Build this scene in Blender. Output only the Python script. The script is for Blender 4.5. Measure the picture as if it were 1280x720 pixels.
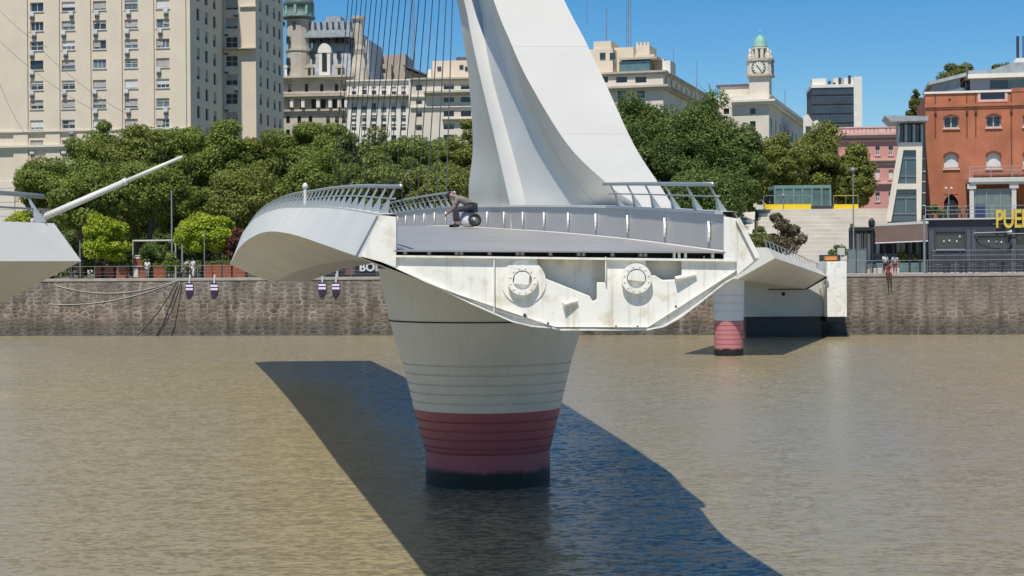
import bpy, bmesh, math, random
import numpy as np
from mathutils import Vector, Matrix
for o in list(bpy.data.objects): bpy.data.objects.remove(o, do_unlink=True)
S = bpy.context.scene
COL = S.collection
# ---------------------------------------------------------------- camera, light, exposure
F, CX, CY, ROLL, EYE = 2000.0, 640.0, 330.0, 0.0075, 6.0
cd = bpy.data.cameras.new('camera'); cam = bpy.data.objects.new('camera', cd); COL.objects.link(cam)
cam.matrix_world = Matrix.Translation((0, 0, EYE)) @ Matrix.Rotation(math.radians(90), 4, 'X') @ Matrix.Rotation(-ROLL, 4, 'Z')
cd.sensor_width = 36; cd.lens = 36 * F / 1280; cd.shift_y = -30 / 1280; cd.clip_end = 6000; cd.clip_start = 0.5
S.camera = cam
SUN = Vector((-0.155, -0.5, 1)).normalized()          # towards the sun
W = bpy.data.worlds.new('World'); S.world = W; W.use_nodes = True
nt = W.node_tree; bg = nt.nodes['Background']
sky = nt.nodes.new('ShaderNodeTexSky'); sky.sky_type = 'NISHITA'; sky.sun_disc = False
sky.sun_elevation = math.asin(SUN.z); sky.sun_rotation = math.atan2(SUN.x, SUN.y)
sky.altitude = 0; sky.air_density = 1.0; sky.dust_density = 0.0; sky.ozone_density = 6.0
hs = nt.nodes.new('ShaderNodeHueSaturation'); hs.inputs['Saturation'].default_value = 1.36; hs.inputs['Value'].default_value = 1.15
nt.links.new(sky.outputs[0], hs.inputs['Color']); nt.links.new(hs.outputs[0], bg.inputs[0]); bg.inputs[1].default_value = 0.085
ld = bpy.data.lights.new('sun', 'SUN'); ld.energy = 4.6; ld.angle = math.radians(0.5); ld.color = (1.0, 0.95, 0.87)
sun = bpy.data.objects.new('sun', ld); COL.objects.link(sun)
sun.rotation_euler = SUN.to_track_quat('Z', 'Y').to_euler(); sun.location = (0, -20, 80)
S.view_settings.view_transform = 'Standard'; S.view_settings.look = 'None'
S.view_settings.exposure = 0.1; S.view_settings.gamma = 1.0

# ---------------------------------------------------------------- helpers
def ray(px, py):
    dx, dy = px - CX, CY - py
    return (dx + ROLL * dy) / F, (dy - ROLL * dx) / F
def at(px, py, Y):
    kx, kz = ray(px, py); return Vector((kx * Y, Y, EYE + kz * Y))
def atz(px, Y, z): return Vector((ray(px, 330)[0] * Y, Y, z))
def lerp(a, b, t): return a + (b - a) * t
def interp(x, xs, ys): return float(np.interp(x, xs, ys))
def smoothint(x, xs, ys):
    xs = list(xs); ys = list(ys)
    i = max(0, min(len(xs) - 2, int(np.searchsorted(xs, x)) - 1))
    x0, x1 = xs[i], xs[i + 1]; h = x1 - x0; t = max(0, min(1, (x - x0) / h))
    def m(k):
        if k == 0: return (ys[1] - ys[0]) / (xs[1] - xs[0])
        if k == len(xs) - 1: return (ys[-1] - ys[-2]) / (xs[-1] - xs[-2])
        return (ys[k + 1] - ys[k - 1]) / (xs[k + 1] - xs[k - 1])
    m0, m1 = m(i) * h, m(i + 1) * h
    return (2*t**3-3*t**2+1)*ys[i] + (t**3-2*t**2+t)*m0 + (-2*t**3+3*t**2)*ys[i+1] + (t**3-t**2)*m1

class MB:
    def __init__(s): s.v = []; s.f = []
    def face(s, pts):
        n = len(s.v); s.v += [tuple(p) for p in pts]; s.f.append(tuple(range(n, n + len(pts)))); return s
    def box(s, x0, y0, z0, x1, y1, z1):
        n = len(s.v)
        s.v += [(x0,y0,z0),(x1,y0,z0),(x1,y1,z0),(x0,y1,z0),(x0,y0,z1),(x1,y0,z1),(x1,y1,z1),(x0,y1,z1)]
        s.f += [tuple(n + i for i in q) for q in ((0,3,2,1),(4,5,6,7),(0,1,5,4),(1,2,6,5),(2,3,7,6),(3,0,4,7))]; return s
    def beam(s, a, b, w, h=None, up=(0,0,1)):
        a, b = Vector(a), Vector(b); h = h or w; d = (b - a).normalized(); up = Vector(up)
        if abs(d.dot(up)) > .98: up = Vector((0, 1, 0))
        r = d.cross(up).normalized() * w / 2; u = r.cross(d).normalized() * h / 2
        n = len(s.v)
        for p in (a, b): s.v += [tuple(p + r * i + u * j) for i, j in ((-1,-1),(1,-1),(1,1),(-1,1))]
        s.f += [tuple(n + i for i in q) for q in ((0,1,2,3),(7,6,5,4),(0,4,5,1),(1,5,6,2),(2,6,7,3),(3,7,4,0))]; return s
    def tube(s, pts, rad, seg=8, cap=True):
        pts = [Vector(p) for p in pts]; rad = rad if isinstance(rad, (list, tuple)) else [rad] * len(pts)
        n = len(s.v)
        for i, p in enumerate(pts):
            d = (pts[min(i + 1, len(pts) - 1)] - pts[max(i - 1, 0)]).normalized()
            up = Vector((0, 0, 1)) if abs(d.z) < .95 else Vector((0, 1, 0))
            r = d.cross(up).normalized(); u = r.cross(d).normalized()
            for k in range(seg):
                a = 2 * math.pi * k / seg; s.v.append(tuple(p + (r * math.cos(a) + u * math.sin(a)) * rad[i]))
        for i in range(len(pts) - 1):
            for k in range(seg):
                k2 = (k + 1) % seg; s.f.append((n+i*seg+k, n+i*seg+k2, n+(i+1)*seg+k2, n+(i+1)*seg+k))
        if cap:
            s.f.append(tuple(n + k for k in range(seg))[::-1]); m = n + (len(pts) - 1) * seg
            s.f.append(tuple(m + k for k in range(seg)))
        return s
    def lathe(s, c, prof, seg=32):
        n = len(s.v); c = Vector(c)
        for r, z in prof:
            for k in range(seg):
                a = 2 * math.pi * k / seg; s.v.append((c.x + r * math.cos(a), c.y + r * math.sin(a), c.z + z))
        for i in range(len(prof) - 1):
            for k in range(seg):
                k2 = (k + 1) % seg; s.f.append((n+i*seg+k, n+i*seg+k2, n+(i+1)*seg+k2, n+(i+1)*seg+k))
        s.f.append(tuple(n + (len(prof)-1)*seg + k for k in range(seg))); s.f.append(tuple(n + k for k in range(seg))[::-1]); return s
    def prism(s, pts, off):
        off = Vector(off); n = len(s.v); m = len(pts)
        s.v += [tuple(p) for p in pts] + [tuple(Vector(p) + off) for p in pts]
        s.f.append(tuple(range(n, n + m))); s.f.append(tuple(range(n + m, n + 2 * m))[::-1])
        for i in range(m): j = (i + 1) % m; s.f.append((n+i, n+m+i, n+m+j, n+j))
        return s
    def grid(s, rows, closed=False):
        n = len(s.v); m = len(rows[0])
        for r in rows: s.v += [tuple(p) for p in r]
        for i in range(len(rows) - 1):
            for j in range(m if closed else m - 1):
                k = (j + 1) % m; s.f.append((n+i*m+j, n+i*m+k, n+(i+1)*m+k, n+(i+1)*m+j))
        return s

def wloc(o):
    p = Vector((0, 0, 0))
    while o: p += o.location; o = o.parent
    return p
def obj(name, mb, mat, parent=None, smooth=False, local=False):
    me = bpy.data.meshes.new(name)
    v = mb.v
    if parent is not None and not local:
        w = wloc(parent); v = [(a - w.x, b - w.y, c - w.z) for a, b, c in v]
    me.from_pydata(v, [], mb.f); me.materials.append(mat)
    if smooth: me.polygons.foreach_set('use_smooth', [True] * len(me.polygons))
    me.update()
    o = bpy.data.objects.new(name, me); COL.objects.link(o); o.parent = parent
    return o
def fixn(o):
    bm = bmesh.new(); bm.from_mesh(o.data); bmesh.ops.recalc_face_normals(bm, faces=bm.faces); bm.to_mesh(o.data); bm.free(); return o
def bevel(o, w, seg=2):
    m = o.modifiers.new('bevel', 'BEVEL'); m.width = w; m.segments = seg; m.limit_method = 'ANGLE'; return o
def tag(o, label=None, cat=None, group=None, kind=None):
    if label: o['label'] = label
    if cat: o['category'] = cat
    if group: o['group'] = group
    if kind: o['kind'] = kind
    return o
def thing(name, loc, label, cat, group=None, rz=0):
    o = bpy.data.objects.new(name, None); COL.objects.link(o); o.location = loc; o.rotation_euler = (0, 0, rz)
    o.empty_display_size = .3
    return tag(o, label, cat, group)
def copy_tree(o, parent=None):
    c = o.copy(); COL.objects.link(c); c.parent = parent
    for ch in list(o.children): copy_tree(ch, c)
    return c

# ---------------------------------------------------------------- materials
def mat(name, col, rough=.6, metal=0, var=.12, vscale=1.0, bump=0, bscale=8, spec=.5, streak=0, streakcol=None, col2=None, thr=(.45,.65)):
    m = bpy.data.materials.new(name); m.use_nodes = True; t = m.node_tree; b = t.nodes['Principled BSDF']
    b.inputs['Roughness'].default_value = rough; b.inputs['Metallic'].default_value = metal
    b.inputs['Specular IOR Level'].default_value = spec
    tc = t.nodes.new('ShaderNodeTexCoord'); out = None
    def noise(sc, det=4, mapscale=None):
        n = t.nodes.new('ShaderNodeTexNoise'); n.inputs['Scale'].default_value = sc; n.inputs['Detail'].default_value = det
        if mapscale:
            mp = t.nodes.new('ShaderNodeMapping'); mp.inputs['Scale'].default_value = mapscale
            t.links.new(tc.outputs['Object'], mp.inputs[0]); t.links.new(mp.outputs[0], n.inputs[0])
        else: t.links.new(tc.outputs['Object'], n.inputs[0])
        return n
    c = (*col, 1)
    n = noise(vscale); r = t.nodes.new('ShaderNodeMapRange'); r.inputs[1].default_value = .3; r.inputs[2].default_value = .7
    r.inputs[3].default_value = 1 - var; r.inputs[4].default_value = 1 + var; t.links.new(n.outputs[0], r.inputs[0])
    base = t.nodes.new('ShaderNodeMix'); base.data_type = 'RGBA'; base.inputs[6].default_value = c
    base.inputs[7].default_value = (*(col2 or col), 1); base.inputs[0].default_value = 0
    if col2:
        n2 = noise(vscale * 2.3, 6); rr = t.nodes.new('ShaderNodeMapRange'); rr.inputs[1].default_value = thr[0]; rr.inputs[2].default_value = thr[1]
        t.links.new(n2.outputs[0], rr.inputs[0]); t.links.new(rr.outputs[0], base.inputs[0])
    mul = t.nodes.new('ShaderNodeVectorMath'); mul.operation = 'SCALE'
    t.links.new(base.outputs[2], mul.inputs[0]); t.links.new(r.outputs[0], mul.inputs[3]); out = mul.outputs[0]
    if streak:
        n3 = noise(1, 5, (6, 6, .35)); r3 = t.nodes.new('ShaderNodeMapRange'); r3.inputs[1].default_value = .55; r3.inputs[2].default_value = .8
        r3.inputs[4].default_value = streak; t.links.new(n3.outputs[0], r3.inputs[0])
        mx = t.nodes.new('ShaderNodeMix'); mx.data_type = 'RGBA'; t.links.new(r3.outputs[0], mx.inputs[0]); t.links.new(out, mx.inputs[6])
        mx.inputs[7].default_value = (*(streakcol or tuple(x * .5 for x in col)), 1); out = mx.outputs[2]
    t.links.new(out, b.inputs['Base Color'])
    if bump:
        nb = noise(bscale, 5); bp = t.nodes.new('ShaderNodeBump'); bp.inputs['Strength'].default_value = bump; bp.inputs['Distance'].default_value = .05
        t.links.new(nb.outputs[0], bp.inputs['Height']); t.links.new(bp.outputs[0], b.inputs['Normal'])
    return m
M = {}
M['white'] = mat('white bridge paint', (.66,.645,.58), .38, var=.05, vscale=.6, streak=.22, streakcol=(.45,.42,.34), bump=.08, bscale=2)
M['mastwhite'] = mat('mast white paint', (.53,.515,.46), .35, var=.05, vscale=.4, streak=.25, streakcol=(.46,.47,.46), bump=.05, bscale=1)
M['endwhite'] = mat('end frame paint', (.86,.83,.74), .45, var=.07, vscale=1.5, streak=.6, streakcol=(.42,.31,.17), col2=(.72,.66,.52), thr=(.55,.68), bump=.15, bscale=5)
M['pierwhite'] = mat('pier concrete paint', (.50,.50,.47), .6, var=.07, vscale=.8, streak=.3, streakcol=(.36,.35,.32), bump=.1, bscale=6)
M['soffit'] = mat('soffit paint', (.66,.64,.57), .5, var=.07, vscale=.4, streak=.2)
M['steel'] = mat('brushed steel', (.42,.395,.355), .40, .35, var=.08, vscale=1, streak=.25, streakcol=(.28,.29,.32))
M['parapet'] = mat('parapet grey', (.52,.50,.46), .45, .2, var=.05, vscale=.7, streak=.15)
M['rail'] = mat('railing steel', (.42,.44,.43), .4, .6, var=.1)
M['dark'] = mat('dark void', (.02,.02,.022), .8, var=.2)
M['rust'] = mat('rusty iron', (.12,.06,.035), .8, var=.3, vscale=10, bump=.3)
M['quayrail'] = mat('dull railing metal', (.16,.17,.165), .6, .2)
M['lens'] = mat('slot daylight white', (.92,.92,.9), .3, var=.02)  # bright white stands for daylight coming through the parapet slots
M['cable'] = mat('dark cable', (.045,.055,.075), .8, 0)
M['glass'] = mat('dark window glass', (.035,.045,.05), .12, 0, var=.25, vscale=.3, spec=.8)
M['glassgreen'] = mat('greenish glass', (.10,.17,.17), .12, 0, var=.2, spec=.8)
M['cream'] = mat('cream render', (.68,.58,.44), .85, var=.05, vscale=.25, streak=.25, streakcol=(.40,.35,.28), bump=.1)
M['cream2'] = mat('pale cream stone', (.68,.61,.50), .85, var=.08, vscale=.2, streak=.3, streakcol=(.38,.34,.28))
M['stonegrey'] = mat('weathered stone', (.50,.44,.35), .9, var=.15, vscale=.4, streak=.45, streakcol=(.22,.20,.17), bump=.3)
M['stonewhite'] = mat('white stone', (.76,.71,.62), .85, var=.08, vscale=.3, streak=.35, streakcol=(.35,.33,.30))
M['slate'] = mat('blue grey slate', (.34,.37,.385), .6, var=.2, vscale=1.2, streak=.4, streakcol=(.38,.42,.45))
M['copper'] = mat('green copper', (.22,.42,.33), .6, var=.15, vscale=1)
M['copperdark'] = mat('dark green copper', (.13,.18,.16), .6, var=.3, vscale=1)
M['roofdark'] = mat('dark roof', (.10,.10,.11), .8, var=.2)
M['frame'] = mat('window frame white', (.55,.54,.50), .5)
M['framedark'] = mat('window frame dark', (.06,.06,.06), .5)
M['blind'] = mat('roller blind', (.40,.38,.34), .8, var=.15, vscale=3)
M['blindw'] = mat('white blind', (.62,.61,.57), .8, var=.1, vscale=3)
M['blindbrown'] = mat('brown blind', (.24,.13,.09), .8, var=.1)
M['ac'] = mat('air conditioner white', (.6,.6,.58), .5)
M['concrete'] = mat('pale concrete', (.54,.50,.43), .85, var=.1, vscale=.5, streak=.2, bump=.15)
M['coping'] = mat('coping stone', (.36,.32,.27), .85, var=.15, vscale=1, bump=.2)
M['black'] = mat('black paint', (.02,.022,.025), .45, var=.2)
M['charcoal'] = mat('charcoal cladding', (.045,.048,.055), .5, var=.15)
M['grey'] = mat('grey panel', (.17,.20,.19), .5)
M['greymetal'] = mat('grey metal', (.30,.32,.32), .4, .5)
M['polegrey'] = mat('galvanised pole', (.33,.35,.35), .45, .6)
M['yellow'] = mat('yellow paint', (.80,.58,.02), .5, var=.06)
M['signyellow'] = mat('yellow sign letters', (.72,.52,.07), .4, .2)
M['awning'] = mat('brown awning', (.12,.075,.062), .85, var=.15)
M['purple'] = mat('dark marker board', (.035,.02,.05), .5)
M['lilac'] = mat('lilac stripe', (.85,.72,.88), .5)
M['redbrownwood'] = mat('red brown timber', (.25,.075,.035), .7, var=.25, vscale=3)
M['pink'] = mat('pink stucco', (.58,.28,.23), .85, var=.08, vscale=.4, streak=.2, streakcol=(.6,.4,.34))
M['pinkdark'] = mat('pink trim', (.66,.42,.36), .85)
M['skin'] = mat('skin', (.32,.17,.11), .6); M['shirt'] = mat('grey shirt', (.20,.18,.17), .9, vscale=6)
M['trousers'] = mat('dark trousers', (.035,.038,.055), .9); M['capblack'] = mat('black cap', (.012,.012,.014), .8)
M['redcloth'] = mat('red cloth', (.26,.05,.04), .9); M['whitecloth'] = mat('white cloth', (.65,.65,.63), .9)
M['sack'] = mat('white sack', (.55,.57,.58), .7, var=.15, vscale=8, bump=.5, bscale=10)
M['rubber'] = mat('black rubber', (.02,.02,.02), .8)
M['rope'] = mat('dark rope', (.05,.045,.05), .9)
M['pavement'] = mat('promenade paving', (.33,.30,.26), .9, var=.12, vscale=.6)
M['soil'] = mat('park ground', (.10,.11,.05), .95, var=.25, vscale=.15, col2=(.20,.18,.13))
M['trunk'] = mat('tree bark', (.11,.085,.06), .95, var=.25, vscale=4, bump=.4)
def leafmat(name, col, col2, sc=.35):
    m = bpy.data.materials.new(name); m.use_nodes = True; t = m.node_tree; b = t.nodes['Principled BSDF']
    tc = t.nodes.new('ShaderNodeTexCoord'); n = t.nodes.new('ShaderNodeTexNoise'); n.inputs['Scale'].default_value = sc; n.inputs['Detail'].default_value = 6
    oi = t.nodes.new('ShaderNodeObjectInfo'); ad = t.nodes.new('ShaderNodeVectorMath'); ad.operation = 'ADD'
    t.links.new(tc.outputs['Object'], ad.inputs[0]); t.links.new(oi.outputs['Random'], ad.inputs[1]); t.links.new(ad.outputs[0], n.inputs[0])
    r = t.nodes.new('ShaderNodeMapRange'); r.inputs[1].default_value = .35; r.inputs[2].default_value = .65; t.links.new(n.outputs[0], r.inputs[0])
    mx = t.nodes.new('ShaderNodeMix'); mx.data_type = 'RGBA'; t.links.new(r.outputs[0], mx.inputs[0])
    mx.inputs[6].default_value = (*col, 1); mx.inputs[7].default_value = (*col2, 1)
    geo = t.nodes.new('ShaderNodeNewGeometry'); r2 = t.nodes.new('ShaderNodeMapRange'); r2.inputs[3].default_value = .65; r2.inputs[4].default_value = 1.4
    t.links.new(geo.outputs['Random Per Island'], r2.inputs[0]); mul = t.nodes.new('ShaderNodeVectorMath'); mul.operation = 'SCALE'
    t.links.new(mx.outputs[2], mul.inputs[0]); t.links.new(r2.outputs[0], mul.inputs[3])
    t.links.new(mul.outputs[0], b.inputs['Base Color']); b.inputs['Roughness'].default_value = .55; b.inputs['Specular IOR Level'].default_value = .3
    tr = t.nodes.new('ShaderNodeBsdfTranslucent'); t.links.new(mul.outputs[0], tr.inputs[0])
    ms = t.nodes.new('ShaderNodeMixShader'); ms.inputs[0].default_value = .38
    t.links.new(b.outputs[0], ms.inputs[1]); t.links.new(tr.outputs[0], ms.inputs[2]); t.links.new(ms.outputs[0], t.nodes['Material Output'].inputs[0])
    return m
M['leaf'] = leafmat('plane tree leaves', (.150,.205,.036), (.25,.30,.06))
M['leafdark'] = leafmat('dark leaves', (.105,.160,.040), (.175,.23,.058))
M['leafolive'] = leafmat('olive leaves', (.175,.205,.042), (.25,.275,.062))
M['leafbright'] = leafmat('lime leaves', (.28,.36,.022), (.38,.44,.04))
M['leafred'] = leafmat('maroon leaves', (.14,.06,.04), (.20,.09,.06))
M['leafbrown'] = leafmat('dry brownish leaves', (.13,.115,.06), (.21,.17,.09))
M['leafyellow'] = leafmat('yellow green leaves', (.16,.19,.045), (.24,.23,.07))
# brick
def brickmat():
    m = mat('red brick', (.42,.145,.07), .85, var=.2, vscale=.5, streak=.45, streakcol=(.24,.08,.05)); return m
M['brick'] = brickmat(); M['glasslight'] = mat('pale reflecting glass', (.13,.16,.18), .15, var=.3, vscale=.4, spec=.8)
# pier paint: white above, faded red below a height, algae at waterline (real bands of paint)
def piermat(zred, name, white, red, redz=(1,1)):
    m = mat(name, white, .5, var=.06, vscale=.8, streak=.35, streakcol=tuple(c*.75 for c in white)); t = m.node_tree; b = t.nodes['Principled BSDF']
    src = b.inputs['Base Color'].links[0].from_socket
    g = t.nodes.new('ShaderNodeNewGeometry'); sp = t.nodes.new('ShaderNodeSeparateXYZ'); t.links.new(g.outputs['Position'], sp.inputs[0])
    def less(z, w):
        n = t.nodes.new('ShaderNodeTexNoise'); n.inputs['Scale'].default_value = 3; t.links.new(g.outputs['Position'], n.inputs[0])
        a = t.nodes.new('ShaderNodeMath'); a.operation = 'MULTIPLY_ADD'; a.inputs[1].default_value = w * 1.2; t.links.new(n.outputs[0], a.inputs[0]); t.links.new(sp.outputs[2], a.inputs[2])
        r = t.nodes.new('ShaderNodeMapRange'); r.inputs[1].default_value = z + w; r.inputs[2].default_value = z + w * .2 ; t.links.new(a.outputs[0], r.inputs[0]); return r.outputs[0]
    m1 = t.nodes.new('ShaderNodeMix'); m1.data_type = 'RGBA'; t.links.new(less(zred, .012), m1.inputs[0]); t.links.new(src, m1.inputs[6]); m1.inputs[7].default_value = (*red, 1)
    m2 = t.nodes.new('ShaderNodeMix'); m2.data_type = 'RGBA'; t.links.new(less(.45, .16), m2.inputs[0]); t.links.new(m1.outputs[2], m2.inputs[6]); m2.inputs[7].default_value = (.009,.009,.007, 1)
    t.links.new(m2.outputs[2], b.inputs['Base Color']); return m
# quay wall stone with pale mortar, tide bands
def wallmat(name, smooth_top):
    m = bpy.data.materials.new(name); m.use_nodes = True; t = m.node_tree; b = t.nodes['Principled BSDF']; b.inputs['Roughness'].default_value = .9
    g = t.nodes.new('ShaderNodeTexCoord'); nz = t.nodes.new('ShaderNodeTexNoise'); nz.inputs['Scale'].default_value = 1.1
    t.links.new(g.outputs['Object'], nz.inputs[0])
    off = t.nodes.new('ShaderNodeVectorMath'); off.operation = 'MULTIPLY_ADD'; off.inputs[1].default_value = (.35,.35,.35)
    t.links.new(nz.outputs['Color'], off.inputs[0]); t.links.new(g.outputs['Object'], off.inputs[2])
    mp = t.nodes.new('ShaderNodeMapping'); mp.inputs['Scale'].default_value = (1.45, 1.45, 2.7); t.links.new(off.outputs[0], mp.inputs[0])
    vo = t.nodes.new('ShaderNodeTexVoronoi'); vo.feature = 'DISTANCE_TO_EDGE'; vo.inputs['Scale'].default_value = 1; vo.inputs['Randomness'].default_value = .7
    vc = t.nodes.new('ShaderNodeTexVoronoi'); vc.inputs['Scale'].default_value = 1; vc.inputs['Randomness'].default_value = .7
    t.links.new(mp.outputs[0], vo.inputs[0]); t.links.new(mp.outputs[0], vc.inputs[0])
    cr = t.nodes.new('ShaderNodeValToRGB'); cr.color_ramp.elements[0].color = (.075,.068,.052,1); cr.color_ramp.elements[1].color = (.19,.165,.125,1)
    e = cr.color_ramp.elements.new(.5); e.color = (.15,.115,.085,1)
    t.links.new(vc.outputs['Color'], cr.inputs[0])
    n4 = t.nodes.new('ShaderNodeTexNoise'); n4.inputs['Scale'].default_value = .8; n4.inputs['Detail'].default_value = 5; t.links.new(g.outputs['Object'], n4.inputs[0])
    gap = t.nodes.new('ShaderNodeMapRange'); gap.inputs[1].default_value = .10; gap.inputs[2].default_value = .03; t.links.new(vo.outputs['Distance'], gap.inputs[0])
    pm = t.nodes.new('ShaderNodeMapRange'); pm.inputs[1].default_value = .40; pm.inputs[2].default_value = .58; t.links.new(n4.outputs[0], pm.inputs[0])
    mm = t.nodes.new('ShaderNodeMath'); mm.operation = 'MULTIPLY'; t.links.new(gap.outputs[0], mm.inputs[0]); t.links.new(pm.outputs[0], mm.inputs[1])
    sp = t.nodes.new('ShaderNodeSeparateXYZ'); t.links.new(g.outputs['Object'], sp.inputs[0])
    last = None
    m1 = t.nodes.new('ShaderNodeMix'); m1.data_type = 'RGBA'; t.links.new(mm.outputs[0], m1.inputs[0]); t.links.new(cr.outputs[0], m1.inputs[6]); m1.inputs[7].default_value = (.35,.31,.235,1)
    last = m1.outputs[2]
    def band(z0, z1, col, amt, nscale, w=.5):
        nonlocal last
        n = t.nodes.new('ShaderNodeTexNoise'); n.inputs['Scale'].default_value = nscale; n.inputs['Detail'].default_value = 6; t.links.new(g.outputs['Object'], n.inputs[0])
        ad = t.nodes.new('ShaderNodeMath'); ad.operation = 'MULTIPLY_ADD'; ad.inputs[1].default_value = 1.6 * w; t.links.new(n.outputs[0], ad.inputs[0]); t.links.new(sp.outputs[2], ad.inputs[2])
        a = t.nodes.new('ShaderNodeMapRange'); a.inputs[1].default_value = z0 + .3 * w; a.inputs[2].default_value = z0 + 1.1 * w; t.links.new(ad.outputs[0], a.inputs[0])
        c = t.nodes.new('ShaderNodeMapRange'); c.inputs[1].default_value = z1 + 1.3 * w; c.inputs[2].default_value = z1 + .5 * w; t.links.new(ad.outputs[0], c.inputs[0])
        ml = t.nodes.new('ShaderNodeMath'); ml.operation = 'MULTIPLY'; t.links.new(a.outputs[0], ml.inputs[0]); t.links.new(c.outputs[0], ml.inputs[1])
        m3 = t.nodes.new('ShaderNodeMath'); m3.operation = 'MULTIPLY'; t.links.new(ml.outputs[0], m3.inputs[0]); m3.inputs[1].default_value = amt
        mx = t.nodes.new('ShaderNodeMix'); mx.data_type = 'RGBA'; t.links.new(m3.outputs[0], mx.inputs[0]); t.links.new(last, mx.inputs[6]); mx.inputs[7].default_value = (*col, 1); last = mx.outputs[2]
    band(-1, 1.35, (.06,.058,.05), .62, .7)
    band(-3, -.05, (.045,.05,.025), .85, 2, .35)
    band(.9, 2.6, (.25,.17,.11), .22, .5, .9)
    if smooth_top: band(2.1, 9, (.19,.155,.12), .93, .35, .7)
    else: band(3.2, 9, (.20,.17,.14), .45, .5, .8)
    n5 = t.nodes.new('ShaderNodeTexNoise'); n5.inputs['Scale'].default_value = 1; n5.inputs['Detail'].default_value = 5
    mp5 = t.nodes.new('ShaderNodeMapping'); mp5.inputs['Scale'].default_value = (1.6, 1.6, .3); t.links.new(g.outputs['Object'], mp5.inputs[0]); t.links.new(mp5.outputs[0], n5.inputs[0])
    r5 = t.nodes.new('ShaderNodeMapRange'); r5.inputs[1].default_value = .3; r5.inputs[2].default_value = .7; r5.inputs[3].default_value = .6; r5.inputs[4].default_value = 1.5; t.links.new(n5.outputs[0], r5.inputs[0])
    sc = t.nodes.new('ShaderNodeVectorMath'); sc.operation = 'SCALE'; t.links.new(last, sc.inputs[0]); t.links.new(r5.outputs[0], sc.inputs[3])
    t.links.new(sc.outputs[0], b.inputs['Base Color'])
    bp = t.nodes.new('ShaderNodeBump'); bp.inputs['Strength'].default_value = .6; bp.inputs['Distance'].default_value = .12
    t.links.new(vo.outputs['Distance'], bp.inputs['Height']); t.links.new(bp.outputs[0], b.inputs['Normal'])
    return m
M['quay'] = wallmat('rubble stone quay', False); M['quayright'] = wallmat('stained quay', True)
def watermat():
    m = bpy.data.materials.new('muddy harbour water'); m.use_nodes = True; t = m.node_tree; b = t.nodes['Principled BSDF']
    g = t.nodes.new('ShaderNodeNewGeometry')
    def nz(scale, mscale, det=3, rot=0):
        mp = t.nodes.new('ShaderNodeMapping'); mp.inputs['Scale'].default_value = mscale; mp.inputs['Rotation'].default_value = (0, 0, rot)
        n = t.nodes.new('ShaderNodeTexNoise'); n.inputs['Scale'].default_value = scale; n.inputs['Detail'].default_value = det
        t.links.new(g.outputs['Position'], mp.inputs[0]); t.links.new(mp.outputs[0], n.inputs[0]); return n.outputs[0]
    big = nz(.035, (1, .6, 1), 3)
    cr = t.nodes.new('ShaderNodeValToRGB'); cr.color_ramp.elements[0].position = .35; cr.color_ramp.elements[1].position = .65
    cr.color_ramp.elements[0].color = (.276,.224,.112,1); cr.color_ramp.elements[1].color = (.262,.222,.142,1)
    t.links.new(big, cr.inputs[0]); t.links.new(cr.outputs[0], b.inputs['Base Color'])
    b.inputs['Roughness'].default_value = .24; b.inputs['IOR'].default_value = 1.9
    # wave slopes taken straight from noise vectors, so that far ripples keep their steepness
    def slope(scale, mscale, k, rot):
        mp = t.nodes.new('ShaderNodeMapping'); mp.inputs['Scale'].default_value = mscale; mp.inputs['Rotation'].default_value = (0, 0, rot)
        n = t.nodes.new('ShaderNodeTexNoise'); n.inputs['Scale'].default_value = scale; n.inputs['Detail'].default_value = 3
        t.links.new(g.outputs['Position'], mp.inputs[0]); t.links.new(mp.outputs[0], n.inputs[0])
        s_ = t.nodes.new('ShaderNodeVectorMath'); s_.operation = 'SUBTRACT'; s_.inputs[1].default_value = (.5,.5,.5); t.links.new(n.outputs['Color'], s_.inputs[0])
        q = t.nodes.new('ShaderNodeVectorMath'); q.operation = 'MULTIPLY'; q.inputs[1].default_value = (k*.7, k, 0); t.links.new(s_.outputs[0], q.inputs[0]); return q.outputs[0]
    ad = t.nodes.new('ShaderNodeVectorMath'); t.links.new(slope(6.5, (.7,1.3,1), 1.7, .25), ad.inputs[0]); t.links.new(slope(1.6, (.7,1.4,1), .7, -.2), ad.inputs[1])
    up = t.nodes.new('ShaderNodeVectorMath'); up.inputs[1].default_value = (0,0,1); pr_ = t.nodes.new('ShaderNodeMapRange'); pr_.inputs[1].default_value = .38; pr_.inputs[2].default_value = .62; pr_.inputs[3].default_value = .45; pr_.inputs[4].default_value = 1.35
    t.links.new(nz(.09, (.5, 1, 1), 3, .4), pr_.inputs[0]); scl = t.nodes.new('ShaderNodeVectorMath'); scl.operation = 'SCALE'; t.links.new(ad.outputs[0], scl.inputs[0]); t.links.new(pr_.outputs[0], scl.inputs[3])
    t.links.new(scl.outputs[0], up.inputs[0])
    nn_ = t.nodes.new('ShaderNodeVectorMath'); nn_.operation = 'NORMALIZE'; t.links.new(up.outputs[0], nn_.inputs[0]); t.links.new(nn_.outputs[0], b.inputs['Normal'])
    return m
M['water'] = watermat()

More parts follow.
